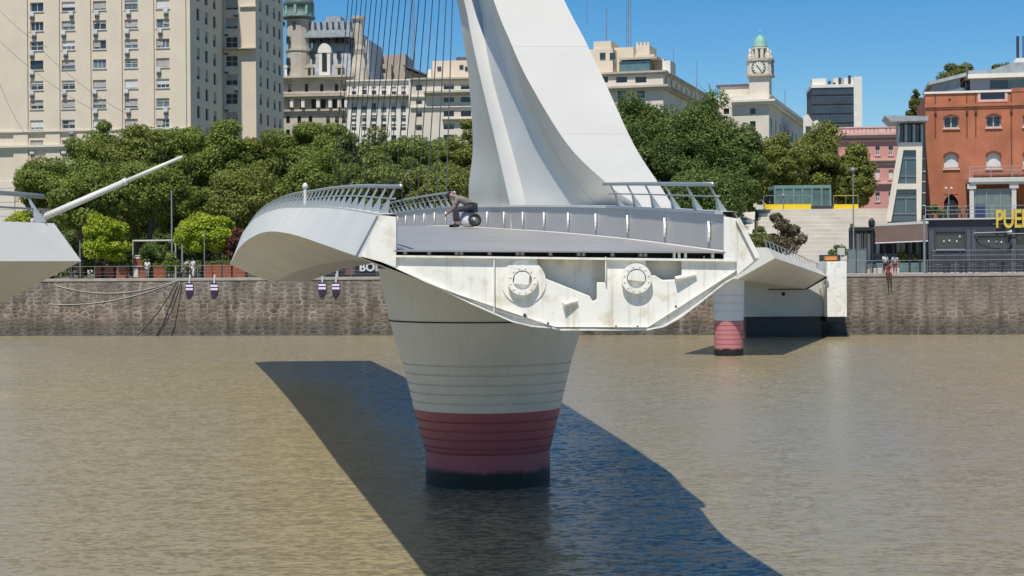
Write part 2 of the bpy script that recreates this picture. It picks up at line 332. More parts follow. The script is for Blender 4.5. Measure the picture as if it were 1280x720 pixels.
# ---------------------------------------------------------------- setting
WT = .139                                     # far quay runs obliquely: Y falls as X grows
def wallY(x): return 131 + (26.8 - x) * WT
wa = math.atan(WT)
def wallpt(x, off, z): return Vector((x + off * math.sin(wa), wallY(x) + off * math.cos(wa), z))
def wallx(px, off=0):                          # x on the quay line seen at pixel column px
    k = (px - CX) / F; x = 0
    for _ in range(20):
        x = k * (wallY(x) + off)
    return x
w = obj('harbour_water', MB().face([(-500,-60,0),(500,-60,0),(500,wallY(500),0),(-500,wallY(-500),0)][:2] + [(300,wallY(300)+.3,0),(-300,wallY(-300)+.3,0)]), M['water']); tag(w, kind='structure')
g = obj('ground', MB().face([wallpt(-300,.5,4.9), wallpt(300,.5,4.9), (2500,3500,4.9), (-2500,3500,4.9)]), M['soil']); tag(g, kind='structure')
g = obj('promenade', MB().face([wallpt(-300,.7,4.96), wallpt(300,.7,4.96), wallpt(300,16,4.96), wallpt(-300,16,4.96)]), M['pavement']); tag(g, kind='structure')
xs_ = wallx(1035)
qw = thing('quay_wall', (0, wallY(0), 0), 'long rubble stone quay wall with pale mortar along the far bank', 'wall')
obj('stone_face', MB().box(-300,0,-1,24,1.2,4.75), M['quay'], qw, local=True)
obj('stained_face', MB().box(24,0,-1,300,1.2,4.75), M['quayright'], qw, local=True)
bevel(obj('coping', MB().box(-300,-.06,4.753,300,1.3,5.0), M['coping'], qw, local=True), .02)
qw.rotation_euler = (0, 0, -wa)

# ---------------------------------------------------------------- rotating bridge
Y0, Y1 = 27.4, 96.5
def cx(Y): return .82 - .203 * (Y - 27.4)
def ztop(Y): return smoothint(Y, [27.4,35,45,60,80,96.5], [6.84,7.23,7.62,8.1,8.3,7.95])
def zflo(Y): return ztop(Y) - .6
def zver(Y): return smoothint(Y, [27.4,45,60,80,96.5], [6.13,6.93,7.2,6.94,6.1])
def zkel(Y): return smoothint(Y, [27.4,33,45,55,68.6,79,90,96.5], [4.92,5.2,5.9,6.17,5.99,5.68,5.2,5.05])
def vL(Y): return interp(Y, [27.4,45,96.5], [3.4,3.65,3.8])
def vR(Y): return smoothint(Y, [27.4,32,38,44,52,57,62,67,96.5], [3.4,3.75,4.9,5.9,6.1,5.3,4.0,3.3,3.2])
br = thing('swing_bridge', (cx(44), 44, 0), 'white cable stayed swing bridge half open over the dock, with its leaning mast', 'bridge')
st = [Y0 + (Y1 - Y0) * i / 60 for i in range(61)]
def strip(fa, fb, n=1):
    return [[fa(Y).lerp(fb(Y), k / n) for k in range(n + 1)] for Y in st]
V = Vector
TLo = lambda Y: V((cx(Y)-3.05, Y, ztop(Y))); VLp = lambda Y: V((cx(Y)-vL(Y), Y, zver(Y)))
KLp = lambda Y: V((cx(Y)+interp(Y,[27.4,96.5],[-.1,-1.4]), Y, zkel(Y))); KRp = lambda Y: V((cx(Y)+interp(Y,[27.4,96.5],[1.5,.5]), Y, zkel(Y)-.02))
VRp = lambda Y: V((cx(Y)+vR(Y), Y, interp(Y,[27.4,60,96.5],[6.1,6.9,5.95])))
TRo = lambda Y: V((cx(Y)+3.02, Y, ztop(Y)))
SRo = lambda Y: V((cx(Y)+max(3.03, vR(Y)-.4), Y, ztop(Y)-.02))
fas = MB(); fas.grid(strip(TLo, VLp)); fas.grid(strip(TRo, SRo)); fas.grid(strip(SRo, VRp))
fixn(obj('fascia', fas, M['white'], br, True))
sof = MB()
rows = []
for Y in st:
    a, b, c, d = VLp(Y), KLp(Y), KRp(Y), VRp(Y)
    mid = a.lerp(b, .5); mid.z -= .04
    rows.append([a, mid, b, c, d])
sof.grid(rows)
for r_ in range(1):
    Y = Y1; sof.face([VLp(Y), TLo(Y), TRo(Y), SRo(Y), VRp(Y), KRp(Y), KLp(Y)])
fixn(obj('soffit', sof, M['soffit'], br, False))
for sgn in (-1, 1):
    p = MB(); rows = []
    for Y in st:
        zt = ztop(Y); rows.append([V((cx(Y)+sgn*3.05,Y,zt-.002)), V((cx(Y)+sgn*3.05,Y,zt+.03)), V((cx(Y)+sgn*2.80,Y,zt+.03)), V((cx(Y)+sgn*2.80,Y,zt-.02))])
    p.grid(rows); pc = obj('parapet_cap', p, M['white'], br)
    p = MB(); rows = [[V((cx(Y)+sgn*2.84,Y,ztop(Y)-.02)), V((cx(Y)+sgn*2.84,Y,zflo(Y)-.12))] for Y in st]
    p.grid(rows); obj('parapet', p, M['parapet'], br, True)
fl = MB(); rows = [[V((cx(Y)-2.84,Y,zflo(Y)+.01)), V((cx(Y)+2.84,Y,zflo(Y)-.06))] for Y in st]; fl.grid(rows)
fl.prism([V((cx(Y0)-2.84,Y0,zflo(Y0)-.012)),V((cx(Y0)+2.84,Y0,zflo(Y0)-.082)),V((cx(Y0)+2.84,Y0,zflo(Y0)-.063)),V((cx(Y0)-2.84,Y0,zflo(Y0)+.007))],(0,.25,0))
obj('floor_plate', fl, M['steel'], br)
kb = MB(); rows = [[V((cx(Y)+2.82,Y,zflo(Y)-.035)), V((cx(Y)+2.79,Y,zflo(Y)-.055))] for Y in st]; kb.grid(rows); obj('floor_edge_strip', kb, M['white'], br)
# lens-shaped white plates on the right parapet, painting daylight through its slots
k = 0
while 28.2 + 2.6 * k < 96:
    Y = 28.2 + 2.6 * k; c = V((cx(Y) + 2.825, Y, ztop(Y) - .34)); m = MB()
    pts = [(0,.17),(.035,.10),(.06,.0),(.05,-.09),(0,-.16),(-.05,-.09),(-.06,0),(-.035,.10)]
    m.prism([c + V((0, a * 1.7, b * 1.1)) for a, b in pts], (-.035, 0, 0)); obj('slot_daylight_plate', m, M['lens'], br)
    k += 1
# joint seal on left fascia
def onf(Y, t): a = TLo(Y).lerp(VLp(Y), t); return a + V((-.012, -.02, 0))
obj('joint_seal', MB().beam(onf(27.75, .02), onf(27.95, 1.0) , .04, .035), M['greymetal'], br)
# railings
def railing(ya, yb, sgn, step=1.3, extend=0):
    base = lambda Y: V((cx(Y) + sgn * 2.93, Y, ztop(Y) + .03)); top = lambda Y: V((cx(Y) + sgn * 2.70, Y, ztop(Y) + .50)); 
    n = max(2, int((yb - ya) / 1.0)); ys = [ya - extend + (yb - ya + extend) * i / n for i in range(n + 1)]
    tp = lambda Y: top(max(Y, Y0)) + V((0, min(0, Y - Y0), 0))
    r = obj('railing', MB().tube([tp(Y) for Y in ys], .038, 8), M['rail'], br, True)
    obj('mid_rail', MB().tube([tp(Y).lerp(base(max(Y, Y0)) + V((0, min(0, Y - Y0), 0)), .45) for Y in ys], .016, 6), M['rail'], r, True)
    Y = ya
    while Y <= yb:
        b, t_ = base(Y), top(Y); m = MB()
        d = V((.203, -1, 0)).normalized()
        m.prism([b - V((sgn*.10,0,0)), b + V((sgn*.08,0,0)), b.lerp(t_,.5) + V((sgn*.03,0,0)), t_ + V((sgn*.012,0,.0)), t_ - V((sgn*.025,0,0)), b.lerp(t_,.5) - V((sgn*.02,0,0))], (0,.03,0))
        obj('post', m, M['rail'], r); Y += step
railing(28.2, 95.5, -1, extend=.9); railing(27.8, 34.8, 1, extend=.2); railing(54.2, 95.5, 1)
# end frame
YE = Y0 + .07
def ep(px, py, Y=YE): return at(px, py, Y)
B = [(475,325),(530,350),(590,379),(617,391),(640,401),(665,407),(690,409),(700,411.5),(808,411.5),(830,407),(850,396),(880,373),(905,353),(921,344),(947,323)]
poly = [(495,319.5),(671,319.5),(674,345),(737,370),(741,377),(746,374),(746,353),(757,353),(757,319.5),(807,319.5),(809,346),(818,344),(828,350),(852,349),(852,319.5),(921,319.5)] + B[::-1][1:-1] + [(495,334)]
ef = fixn(obj('end_plate', MB().prism([ep(p[0], p[1] + ((p[0]-495)*.0115 + 1 if p[1] == 319.5 else 0)) for p in poly], (0, .06, 0)), M['endwhite'], br)); bevel(ef, .012)
ef['label'] = 'weathered cream end plate with rust stains'
obj('cavity_back', MB().prism([ep(p[0], p[1], YE + .28) for p in [(495,319.5),(921,319.5),(921,343),(905,351),(850,392),(810,407),(690,405),(617,387),(495,333)]], (0, .04, 0)), M['endwhite'], br)
cb = MB()   # roof over the recess, under the rollers
a, b = ep(495,319.3), ep(921,320.3); cb.prism([ep(495,321.5,YE-.075), ep(921,327,YE-.075), ep(921,324,YE-.075), ep(495,319,YE-.075)], (0,.7,0)); fixn(obj('ledge', cb, M['endwhite'], br))
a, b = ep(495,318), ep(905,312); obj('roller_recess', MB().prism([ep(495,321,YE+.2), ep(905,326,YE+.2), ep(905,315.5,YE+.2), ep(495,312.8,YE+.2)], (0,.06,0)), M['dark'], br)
for px in (507,537,574,612,650,688,726,765,803):
    c = ep(px, 315.8 + (px-495)*.009, YE + .1); m = MB(); wd = .085 if px in (574,650,726,803) else .045
    m.box(c.x-wd, YE+.0, c.z-.045, c.x+wd, YE+.2, c.z+.04)
    o = obj('roller_bracket', m, M['rust'], br); 
    for dx in ((-.04,.04) if wd > .05 else (0,)):
        obj('roller', MB().tube([V((c.x+dx,YE-.03,c.z)), V((c.x+dx,YE+.02,c.z))], .03, 10), M['greymetal'], o)
for px in (843,849,857,891): c = ep(px,319.5); obj('support_bracket', MB().box(c.x-.022,YE,c.z-.05,c.x+.022,YE+.15,c.z+.05), M['endwhite'], br)
# side frame plates at the end
sp = MB(); sp.prism([ep(905,270.5,Y0), ep(921,273,Y0), ep(921,328,Y0), ep(905,327.5,Y0)], (0,.12,0)); sp.prism([ep(921,273,Y0), ep(947,322.5,Y0), ep(921,344,Y0)], (0,.05,0)); 
sp.beam(ep(922,273,Y0-.04), ep(947,322,Y0-.04), .05, .08); fixn(obj('side_plate', sp, M['endwhite'], br))
sp = MB(); sp.prism([ep(476,269,Y0), ep(495,271,Y0), ep(495,334,Y0), ep(475,327,Y0), ep(451,320.5,Y0)], (0,.35,0)); fixn(obj('side_plate', sp, M['endwhite'], br))
# lower flange lip following the curved bottom
lip = MB()
for i in range(len(B) - 1):
    lip.beam(ep(B[i][0], B[i][1]+.5, YE-.03), ep(B[i+1][0], B[i+1][1]+.5, YE-.0), .07, .028)
obj('bottom_flange', lip, M['endwhite'], br)
for px, y0, y1 in ((617.5,321,391),(757,321,352),(880,320,372),(710,378,410),(765,356,410),(800,362,410),(835,352,404)):
    if px in (617.5, 757): obj('stiffener_rib', MB().beam(ep(px,y0,YE-.03), ep(px,y1,YE-.03), .018, .07), M['endwhite'], br)
    else: obj('weld_seam', MB().beam(ep(px,y0,YE-.004), ep(px,y1,YE-.004), .012, .01), M['soffit'], br)
def flange(px, py, big):
    c = ep(px, py, YE)
    m = MB(); seg = 32
    def ring(y, r): return [V((c.x + r*math.cos(2*math.pi*k/seg), y, c.z + r*math.sin(2*math.pi*k/seg))) for k in range(seg)]
    ri, ro = .165, .26; yf = YE - .11
    m.grid([ring(YE+.5, ri), ring(yf, ri), ring(yf, ro), ring(yf+.06, ro), ring(yf+.07, ro-.03), ring(YE+.02, ro-.03)], True)
    f = fixn(obj('locking_flange', m, M['endwhite'], br))
    for k in range(12):
        a = 2*math.pi*(k+.5)/12; q = V((c.x+.213*math.cos(a), yf, c.z+.213*math.sin(a)))
        obj('bolt', MB().tube([q+V((0,-.012,0)), q+V((0,.01,0))], .015, 6), M['endwhite'], f)
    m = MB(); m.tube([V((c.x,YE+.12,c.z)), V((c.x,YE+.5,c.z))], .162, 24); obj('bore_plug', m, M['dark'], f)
    # shaft: upper segment of a white round bar seen inside the bore
    pts = [V((c.x + .15*math.cos(a), YE-.10, c.z + .15*math.sin(a))) for a in [math.radians(d) for d in range(-22,203,15)]]
    if big: pts = [V((c.x-.155,YE-.10,c.z-.06)), V((c.x+.10,YE-.10,c.z-.08)), V((c.x+.125,YE-.10,c.z+.09)), V((c.x+.06,YE-.10,c.z+.14)), V((c.x-.06,YE-.10,c.z+.145)), V((c.x-.13,YE-.10,c.z+.08))]
    fixn(obj('shaft', MB().prism(pts, (0,.2,0)), M['endwhite'], f))
    if big:
        m = MB(); m.tube([V((c.x+.02,YE-.02,c.z-.03)), V((c.x+.02,YE+.05,c.z-.03))], .385, 40); fixn(obj('collar', m, M['endwhite'], f))
flange(653, 350, True); flange(795, 348, False)
for px, py in ((656,394),(685,404),(845,383),(797,408),(770,408)):
    c = ep(px,py); obj('drain_hole', MB().tube([c+V((0,-.012,0)), c+V((0,.02,0))], .03 if px<660 else .018, 10), M['dark'], br)
for (a, b_) in (((704,381),(722,376)), ((866-22,349),(866+4,343))):
    obj('hydraulic_pin', MB().tube([ep(a[0],a[1],YE-.07), ep(b_[0],b_[1],YE-.02)], [.05,.035], 10), M['endwhite'], br)
obj('conduit', MB().tube([ep(620,388,YE-.05), ep(640,395,YE-.05), ep(654,399,YE-.05), ep(659,396,YE-.05), ep(657,393,YE-.05)], .012, 6), M['greymetal'], br)

# mast
R = [  # y-row: A B C D E with (px, depth)
 (262, (587,56),(638,45.6),(657,44.7),(800,36.6),(842,36.0)),
 (232, (586,56),(632,46.6),(652,45.8),(762,37.8),(825,37.2)),
 (180, (591,57),(620,48.6),(638,47.8),(709,40.5),(792,39.8)),
 (100, (586,58.5),(601,52),(616,51.3),(660,43.8),(755,43)),
 (50,  (579,60.2),(590,54.6),(606,53.9),(637,46),(731,45)),
 (0,   (571,62),(580,57),(598,56.3),(617,48),(705,47)),
]
secs = [[at(p, y, d) for p, d in row] for y, *row in R]
for (k, wd) in ((.2,.85),(.45,.62),(.7,.4),(.9,.2),(1.0,.06)):
    A = V((-2.15 - 3.9*k, 62 + 12*k, 16.2 + 18.8*k)); base = secs[5]
    secs.append([A + (p - base[0]) * wd for p in base])
sec0 = [p + V((0, -.3, -.9)) if i < 5 else p for i, p in enumerate(secs[0])]
sec0 = [V((p.x, p.y - .2, ztop(45) - 1.0)) for p in secs[0]]
secs = [sec0] + secs
# smooth interpolation along the mast
def cat(p0, p1, p2, p3, t): return .5 * ((2*p1) + (p2-p0)*t + (2*p0-5*p1+4*p2-p3)*t*t + (3*p1-p0-3*p2+p3)*t**3)
fine = []
for i in range(1, len(secs) - 1):
    for s_ in range(6):
        fine.append([cat(secs[i-1][j], secs[i][j], secs[i+1][j], secs[min(i+2,len(secs)-1)][j], s_/6) for j in range(5)])
fine = [secs[0]] + fine + [secs[-1]]
mast = MB(); top = MB()
def strips(mb, f): mb.grid(f)
gA, gB, gC, gD, gE, gF = [], [], [], [], [], []
mast.grid([[s[0], s[0].lerp(s[1],.5)+V((.10,0,0)), s[1]] for s in fine])
mast.grid([[s[1], s[1].lerp(s[2],.5)+V((0,-.08,0)), s[2]] for s in fine])
def conc(s):
    c, d = s[2], s[3]; nrm = V((1, .35, 0)); L = (d - c).length * .03
    return [c.lerp(d, q) + nrm * L * math.sin(math.pi*q) for q in (0,.15,.3,.45,.6,.8,1)]
mast.grid([conc(s) for s in fine])
back = lambda s: s[0] + (s[4]-s[0])*.55 + V((.3, (s[0]-s[4]).length*.25, 0))
mast.grid([[s[4], back(s), s[0]] for s in fine])
mo = fixn(obj('mast', mast, M['mastwhite'], br, True))
tp_ = MB(); tp_.grid([[s[3], s[3].lerp(s[4],.5), s[4]] for s in fine]); tp_.face([p for p in fine[-1]])
obj('mast_top_face', tp_, M['mastwhite'], mo, True)
for (q, a, b_) in ((.32, 3, 30),(.62, 2, 24)):
    pts = [conc(s)[2 if q < .5 else 4] + V((-.012,-.006,0)) for s in fine[a:b_]]
    obj('weld_line', MB().tube(pts, .002, 4), M["mastwhite"], mo)
for q_ in (14, 24):
    s_ = fine[q_]; obj('plate_joint', MB().tube([s_[3].lerp(s_[4], k/6) + V((0,-.004,.004)) for k in range(7)], .003, 4), M['soffit'], mo)
# stay cables
for i in range(19):
    f_ = i / 18; Y = lerp(57, 94, f_); u = 18460 / Y - 406; u = lerp(-83, -228, f_) if False else u
    X = (lerp(9.23, 8.38, f_) - .203 * Y) if True else 0
    a = V((X, Y, ztop(Y) + .03)); kk = f_ * .97 + .02; b_ = V((-2.15-3.9*kk, 62+12*kk, 16.2+18.8*kk))
    obj('stay_cable', MB().tube([a, b_], .021, 6), M['cable'], br)

# ---------------------------------------------------------------- piers
def pier(loc, prof, mt, label, grooves):
    t = thing('bridge_pier', loc, label, 'bridge pier')
    p2 = []
    for r, z in prof: p2.append((r, z))
    def rad(z):
        zs = [p[1] for p in prof][::-1]; rs = [p[0] for p in prof][::-1]; return interp(z, zs, rs)
    pts = sorted(set([z for _, z in prof] + [g + d for g in grooves for d in (-.024, -.012, .012, .024)]), reverse=True)
    pr = []
    for z in pts:
        r = rad(z)
        if any(abs(z - g) < .013 for g in grooves): r -= .035
        pr.append((r, z))
    obj('shaft', MB().lathe((loc[0], loc[1], 0), pr, 64), mt, t)
    return t
pc = (-.71, 44.2, 0)
pr = [(2.99,5.9),(2.70,4.56),(2.54,3.97),(2.33,3.3),(2.03,2.06),(1.75,.98),(1.72,.90),(1.71,-1.5)]
M['pier'] = piermat(2.06, 'big pier paint', (.66,.62,.52), (.38,.10,.11))
M['pierbg'] = piermat(2.25, 'small pier paint', (.72,.71,.67), (.52,.19,.19))
t = pier((pc[0], pc[1], 0), pr, M['pier'], 'large tapered round pier under the mast, grey white above a dark red band', [3.32,3.07,2.80,2.55,2.30,1.80,1.55,1.31,1.08,.93])
obj('bearing_joint', MB().lathe((pc[0], pc[1], 0), [(2.70,4.50),(2.70,4.465)], 64), M['dark'], t)
pp = at(911, 445, 103.3)
t = pier((pp.x, 103.3, 0), [(1.06,5.6),(1.02,4.4),(.96,2.2),(.93,-1)], M['pierbg'], 'small round pier with a faded pink red foot, under the right end span', [3.9,3.4,2.9,2.25,1.95,1.65,1.35,1.05,.75,.45])

# ---------------------------------------------------------------- fixed spans
def span(name_label, A, Bp, secA, secB, mt=None):
    """A,Bp: centre points (x,y); sec: offsets list [(off,z)] outline of closed section"""
    d = (V((*Bp,0)) - V((*A,0))); n = V((-d.y, d.x, 0)).normalized() * -1
    t = thing('fixed_span', (A[0], A[1], 0), name_label, 'bridge span')
    def P(c, o, z): return V((c[0], c[1], 0)) + n * o + V((0,0,z))
    N = 16; rows = []
    for i in range(N + 1):
        k = i / N; c = (lerp(A[0],Bp[0],k), lerp(A[1],Bp[1],k))
        rows.append([P(c, lerp(a[0],b[0],k), lerp(a[1],b[1],k) ) for a, b in zip(secA, secB)])
    # outline order: 0 VL 1 TL 2 TR 3 VR 4 KR 5 KL
    f = MB(); f.grid([[r[0],r[1]] for r in rows]); f.grid([[r[2],r[3]] for r in rows]); fixn(obj('fascia', f, M['white'], t))
    s = MB(); s.grid([[r[3],r[4],r[5],r[0]] for r in rows]); s.face(rows[0]); s.face(rows[-1]); fixn(obj('soffit', s, M['soffit'], t))
    d_ = MB(); d_.grid([[r[1], r[1]+n*.25, r[1]+n*.3-V((0,0,.5)), r[2]-n*.3-V((0,0,.5)), r[2]-n*.25, r[2]] for r in rows]); fixn(obj('deck', d_, M['concrete'], t))
    return t, rows, n
# near fixed span, left edge of the picture: runs from its cut end back towards the camera side
sA = [(-3.4,6.1),(-2.9,6.72),(2.9,6.72),(3.3,6.05),(1.6,4.75),(-.4,4.75)]
e = at(95, 335, 26.0); dirn = V((-.29,-.957,0)); nrm = V((.957,-.29,0))
cA = V((e.x, e.y, 0)) - nrm * 3.3; cB = cA + dirn * 34
t, rows, n = span('white fixed end span at the left edge, cut off square beside the water', (cA.x, cA.y), (cB.x, cB.y), sA, sA)
# railing of the near span (leans inward, handrail pokes past the end) and the white barrier arm
inv = -nrm; te = V((e.x, e.y, 6.72)) + inv * .55
def sedge(s_, z, off=0): return V((e.x, e.y, 0)) + inv * (.45 + off) + dirn * s_ + V((0,0,z))
r = obj('railing', MB().tube([sedge(-.15,7.17,.25), sedge(.6,7.18,.25), sedge(8,7.2,.25), sedge(30,7.2,.25)], .04, 8), M['rail'], t, True)
obj('mid_rail', MB().tube([sedge(-.1,6.95,.15), sedge(8,6.96,.15), sedge(30,6.96,.15)], .018, 6), M['rail'], r, True)
for q in range(12):
    b0 = sedge(.30+1.3*q, 6.73); b1 = sedge(.30+1.3*q, 7.16, .25); m = MB()
    m.prism([b0-V((.10,0,0)), b0+V((.09,0,0)), b0.lerp(b1,.5)+V((.04,0,0)), b1+V((.015,0,0)), b1-V((.02,0,0)), b0.lerp(b1,.5)-V((.03,0,0))], (0,.03,0)); obj('post', m, M['rail'], r)
ba = at(40, 278, 26.2); bb = at(228, 196, 26.2)
bt = thing('barrier_arm', (ba.x, ba.y, 6.72), 'raised white tubular barrier arm slanting up from the left end span', 'barrier')
obj('arm', MB().tube([ba, ba.lerp(bb,.62)], [.06,.05], 12), M['white'], bt, True)
obj('arm_extension', MB().tube([ba.lerp(bb,.62), bb], [.038,.028], 12), M['white'], bt, True)
obj('clamp', MB().tube([ba.lerp(bb,.605), ba.lerp(bb,.63)], .062, 12), M['white'], bt, True)
obj('foot', MB().tube([at(24,286,26.2), ba.lerp(bb,-.02)], [.05,.045], 10), M['redbrownwood'], bt, True)
# far fixed span
sA = [(-3.3,6.2),(-2.9,6.92),(2.75,6.92),(3.25,6.25),(.9,4.95),(-.9,4.95)]; sB = [(-3.3,4.85),(-2.9,5.3),(2.75,5.3),(3.25,4.85),(1.6,3.85),(-1.6,3.85)]
t, rows, n = span('white fixed end span sloping down to the far quay, right of the small pier', (13.35,101), (21.9,128.1), sA, sB)
r = obj('railing', MB().tube([rr[2] - n*.15 + V((0,0,.5)) for rr in rows], .03, 6), M['rail'], t)
for rr in rows: obj('post', MB().beam(rr[2]+V((0,0,0)), rr[2]-n*.15+V((0,0,.5)), .05), M['rail'], r)
r = obj('railing', MB().tube([rr[1] + n*.15 + V((0,0,.5)) for rr in rows], .03, 6), M['rail'], t)
for rr in rows: obj('post', MB().beam(rr[1], rr[1]+n*.15+V((0,0,.5)), .05), M['rail'], r)
a = rows[-1][5] + V((-1.0,.03,-.02)); b_ = rows[-1][4] + V((0,.03,-.02)); c_ = rows[-1][3] + V((.1,.03,-.02))
obj('bearing_gap', MB().beam(a,b_,.06,.12).beam(b_,c_,.06,.16), M['black'], t)
ab = thing('abutment', (22.5, 129.5, 0), 'white landing abutment with a black foot against the quay wall', 'abutment')
bevel(obj('upper_block', MB().box(18.6,128.3,1.62,24.9,131.6,4.98), M['pierwhite'], ab), .03)
bevel(obj('side_block', MB().box(24.95,126.7,1.62,26.5,131.3,6.0), M['endwhite'], ab), .03)
obj('lower_block', MB().box(18.75,128.5,-1,24.8,131.6,1.617), M['black'], ab)
obj('overhang', MB().box(24.95,126.9,1.25,26.4,131.2,1.617), M['black'], ab)
obj('port', MB().tube([at(979,367.5,128.28),at(979,367.5,128.4)], .16, 12), M['dark'], ab)
obj('mooring_ring', MB().tube([at(1033,353.5,126.6),at(1033,353.5,126.8)], .2, 12), M['greymetal'], ab)

# ---------------------------------------------------------------- people
def skin(name, J, E, m, parent, lvl=2, root=0):
    me = bpy.data.meshes.new(name); me.from_pydata([j[0] for j in J], E, []); o = bpy.data.objects.new(name, me); COL.objects.link(o)
    md = o.modifiers.new('s', 'SKIN'); sv = me.skin_vertices[0].data
    for i, j in enumerate(J):
        r = j[1]; sv[i].radius = r if isinstance(r, tuple) else (r, r); sv[i].use_root = (i == root)
    md.use_smooth_shade = True; s2 = o.modifiers.new('d', 'SUBSURF'); s2.levels = lvl; s2.render_levels = lvl
    dg = bpy.context.evaluated_depsgraph_get(); me2 = bpy.data.meshes.new_from_object(o.evaluated_get(dg)); bpy.data.objects.remove(o)
    me2.name = name; me2.materials.clear(); me2.materials.append(m)
    for p in me2.polygons: p.use_smooth = True
    o = bpy.data.objects.new(name, me2); COL.objects.link(o); o.parent = parent; return o
def person(loc, rz, P, label, shirt, trousers, cap=None, group=None, fine=False):
    """P: pelvis, chest, neck, head, and per side shoulder, elbow, hand, hip, knee, ankle, toe; local frame: +x forward, y left"""
    root = thing('person', loc, label, 'person', group, rz)
    pel, che, nec, hea = [V(P[k]) for k in ('pelvis','chest','neck','head')]
    J = [(pel, .12), (pel.lerp(che,.5), .115), (che, (.15,.12)), (nec, .055), (nec.lerp(hea,.5), .062), (hea, (.085,.095)), (hea + (hea-nec).normalized()*.09, (.06,.07))]
    E = [(0,1),(1,2),(2,3),(3,4),(4,5),(5,6)]
    for s in ('L','R'):
        sg = 1 if s == 'L' else -1
        sh, el, ha, hi, kn, an, to = [V(P[s][k]) for k in ('sh','el','ha','hi','kn','an','to')]
        b = len(J); J += [(sh,.058),(el,.042),(ha,.030),(ha + (ha-el).normalized()*.09, (.038,.016))]; E += [(2,b),(b,b+1),(b+1,b+2),(b+2,b+3)]
        if fine:
            d = (ha-el).normalized(); sd = d.cross(V((0,0,1))).normalized(); up = sd.cross(d)
            for q in range(4):
                o = ha + d*.09 + sd*(q-1.5)*.019; c = len(J); L = (.05,.06,.055,.042)[q]
                J += [(o + d*.02, .009), (o + d*(.02+L*.6) - up*.02, .008), (o + d*(.02+L*.7) - up*.045, .007)]; E += [(b+3,c),(c,c+1),(c+1,c+2)]
            c = len(J); J += [(ha + d*.03 + sd*.035*sg, .010), (ha + d*.07 + sd*.05*sg - up*.02, .009)]; E += [(b+2,c),(c,c+1)]
        b = len(J); J += [(hi,.085),(kn,.058),(an,.042),(an + V((0,0,-.04)), .042),(to,(.04,.03))]; E += [(0,b),(b,b+1),(b+1,b+2),(b+2,b+3),(b+3,b+4)]
    skin('body', J, E, M['skin'], root)
    J = [(pel + (che-pel)*.05, .135), (pel.lerp(che,.5), .135), (che, (.172,.14)), (che.lerp(nec,.6), .085)]; E = [(0,1),(1,2),(2,3)]
    for s in ('L','R'):
        sh, el = V(P[s]['sh']), V(P[s]['el']); b = len(J); J += [(sh,.078),(sh.lerp(el,.75),.062)]; E += [(2,b),(b,b+1)]
    skin('shirt', J, E, shirt, root)
    J = [(pel, .145)]; E = []
    for s in ('L','R'):
        hi, kn, an = [V(P[s][k]) for k in ('hi','kn','an')]; b = len(J); J += [(hi,.105),(hi.lerp(kn,.6),.09),(kn,.078),(an.lerp(kn,.12),.06)]; E += [(0,b),(b,b+1),(b+1,b+2),(b+2,b+3)]
    skin('trousers', J, E, trousers, root)
    for s in ('L','R'):
        an, to = V(P[s]['an']), V(P[s]['to']); lo = min(an.z - .08, to.z)
        skin('shoe', [(V((an.x-.03,an.y,an.z-.04)),.052),(an.lerp(to,.6)+V((0,0,-.03)),.05),(to+V((.03,0,0)),(.045,.035))], [(0,1),(1,2)], M['capblack'], root)
    if cap:
        up = (hea - nec).normalized(); m = MB(); f = V((up.z, 0, -up.x)) if abs(up.y) < .5 else V((1,0,0)); side = up.cross(f)
        rows = []
        for k in range(6):
            a = k/5*math.pi/2*.98; rows.append([hea + up*(.05 + .11*math.sin(a)) + (f*math.cos(q)*.112 + side*math.sin(q)*.095)*math.cos(a) for q in [2*math.pi*i/16 for i in range(16)]])
        m.grid(rows, True); h_ = obj('cap' if cap is M['capblack'] else 'hair', m, cap, root, True, local=True)
        m = MB(); m.prism([hea+up*.055+f*.09+side*.075, hea+up*.045+f*.19+side*.045, hea+up*.045+f*.19-side*.045, hea+up*.055+f*.09-side*.075], up*.012)
        if cap is M['capblack']: obj('brim', m, cap, root, local=True)
    if fine:   # face
        up = (hea - nec).normalized(); f = V((up.z, 0, -up.x)); side = up.cross(f)
        m = MB(); m.tube([hea+f*.085+up*.01, hea+f*.125-up*.02, hea+f*.095-up*.03], [.01,.016,.012], 8); obj('nose', m, M['skin'], root, True, local=True)
        for sg in (1,-1): obj('ear', MB().tube([hea+side*.09*sg+up*.02, hea+side*.1*sg-up*.03], [.022,.014], 8), M['skin'], root, True, local=True)
    return root
def stand(h=1.72, lean=0, arm=.1, step=.1):
    k = h / 1.75
    d = dict(pelvis=(0,0,.95*k), chest=(lean*.6,0,1.32*k), neck=(lean,0,1.5*k), head=(lean*1.2+.02,0,1.63*k))
    for s, sg in (('L',1),('R',-1)):
        d[s] = dict(sh=(lean*.8, .19*sg, 1.42*k), el=(lean*.5+arm*.3, .25*sg, 1.14*k), ha=(lean*.5+arm*1.6, .24*sg, .92*k), hi=(0,.09*sg,.90*k), kn=(.03+step*sg*.6,.10*sg,.5*k), an=(step*sg,.10*sg,.1*k), to=(step*sg+.15,.12*sg,.04*k))
    return d
def sit(h=.45):
    d = dict(pelvis=(0,0,h+.1), chest=(.08,0,h+.48), neck=(.12,0,h+.65), head=(.16,0,h+.79))
    for s, sg in (('L',1),('R',-1)):
        d[s] = dict(sh=(.08,.18*sg,h+.58), el=(.16,.24*sg,h+.3), ha=(.36,.16*sg,h+.2), hi=(.02,.09*sg,h+.08), kn=(.45,.11*sg,h+.08), an=(.45,.11*sg,.1), to=(.6,.13*sg,.04))
    return d
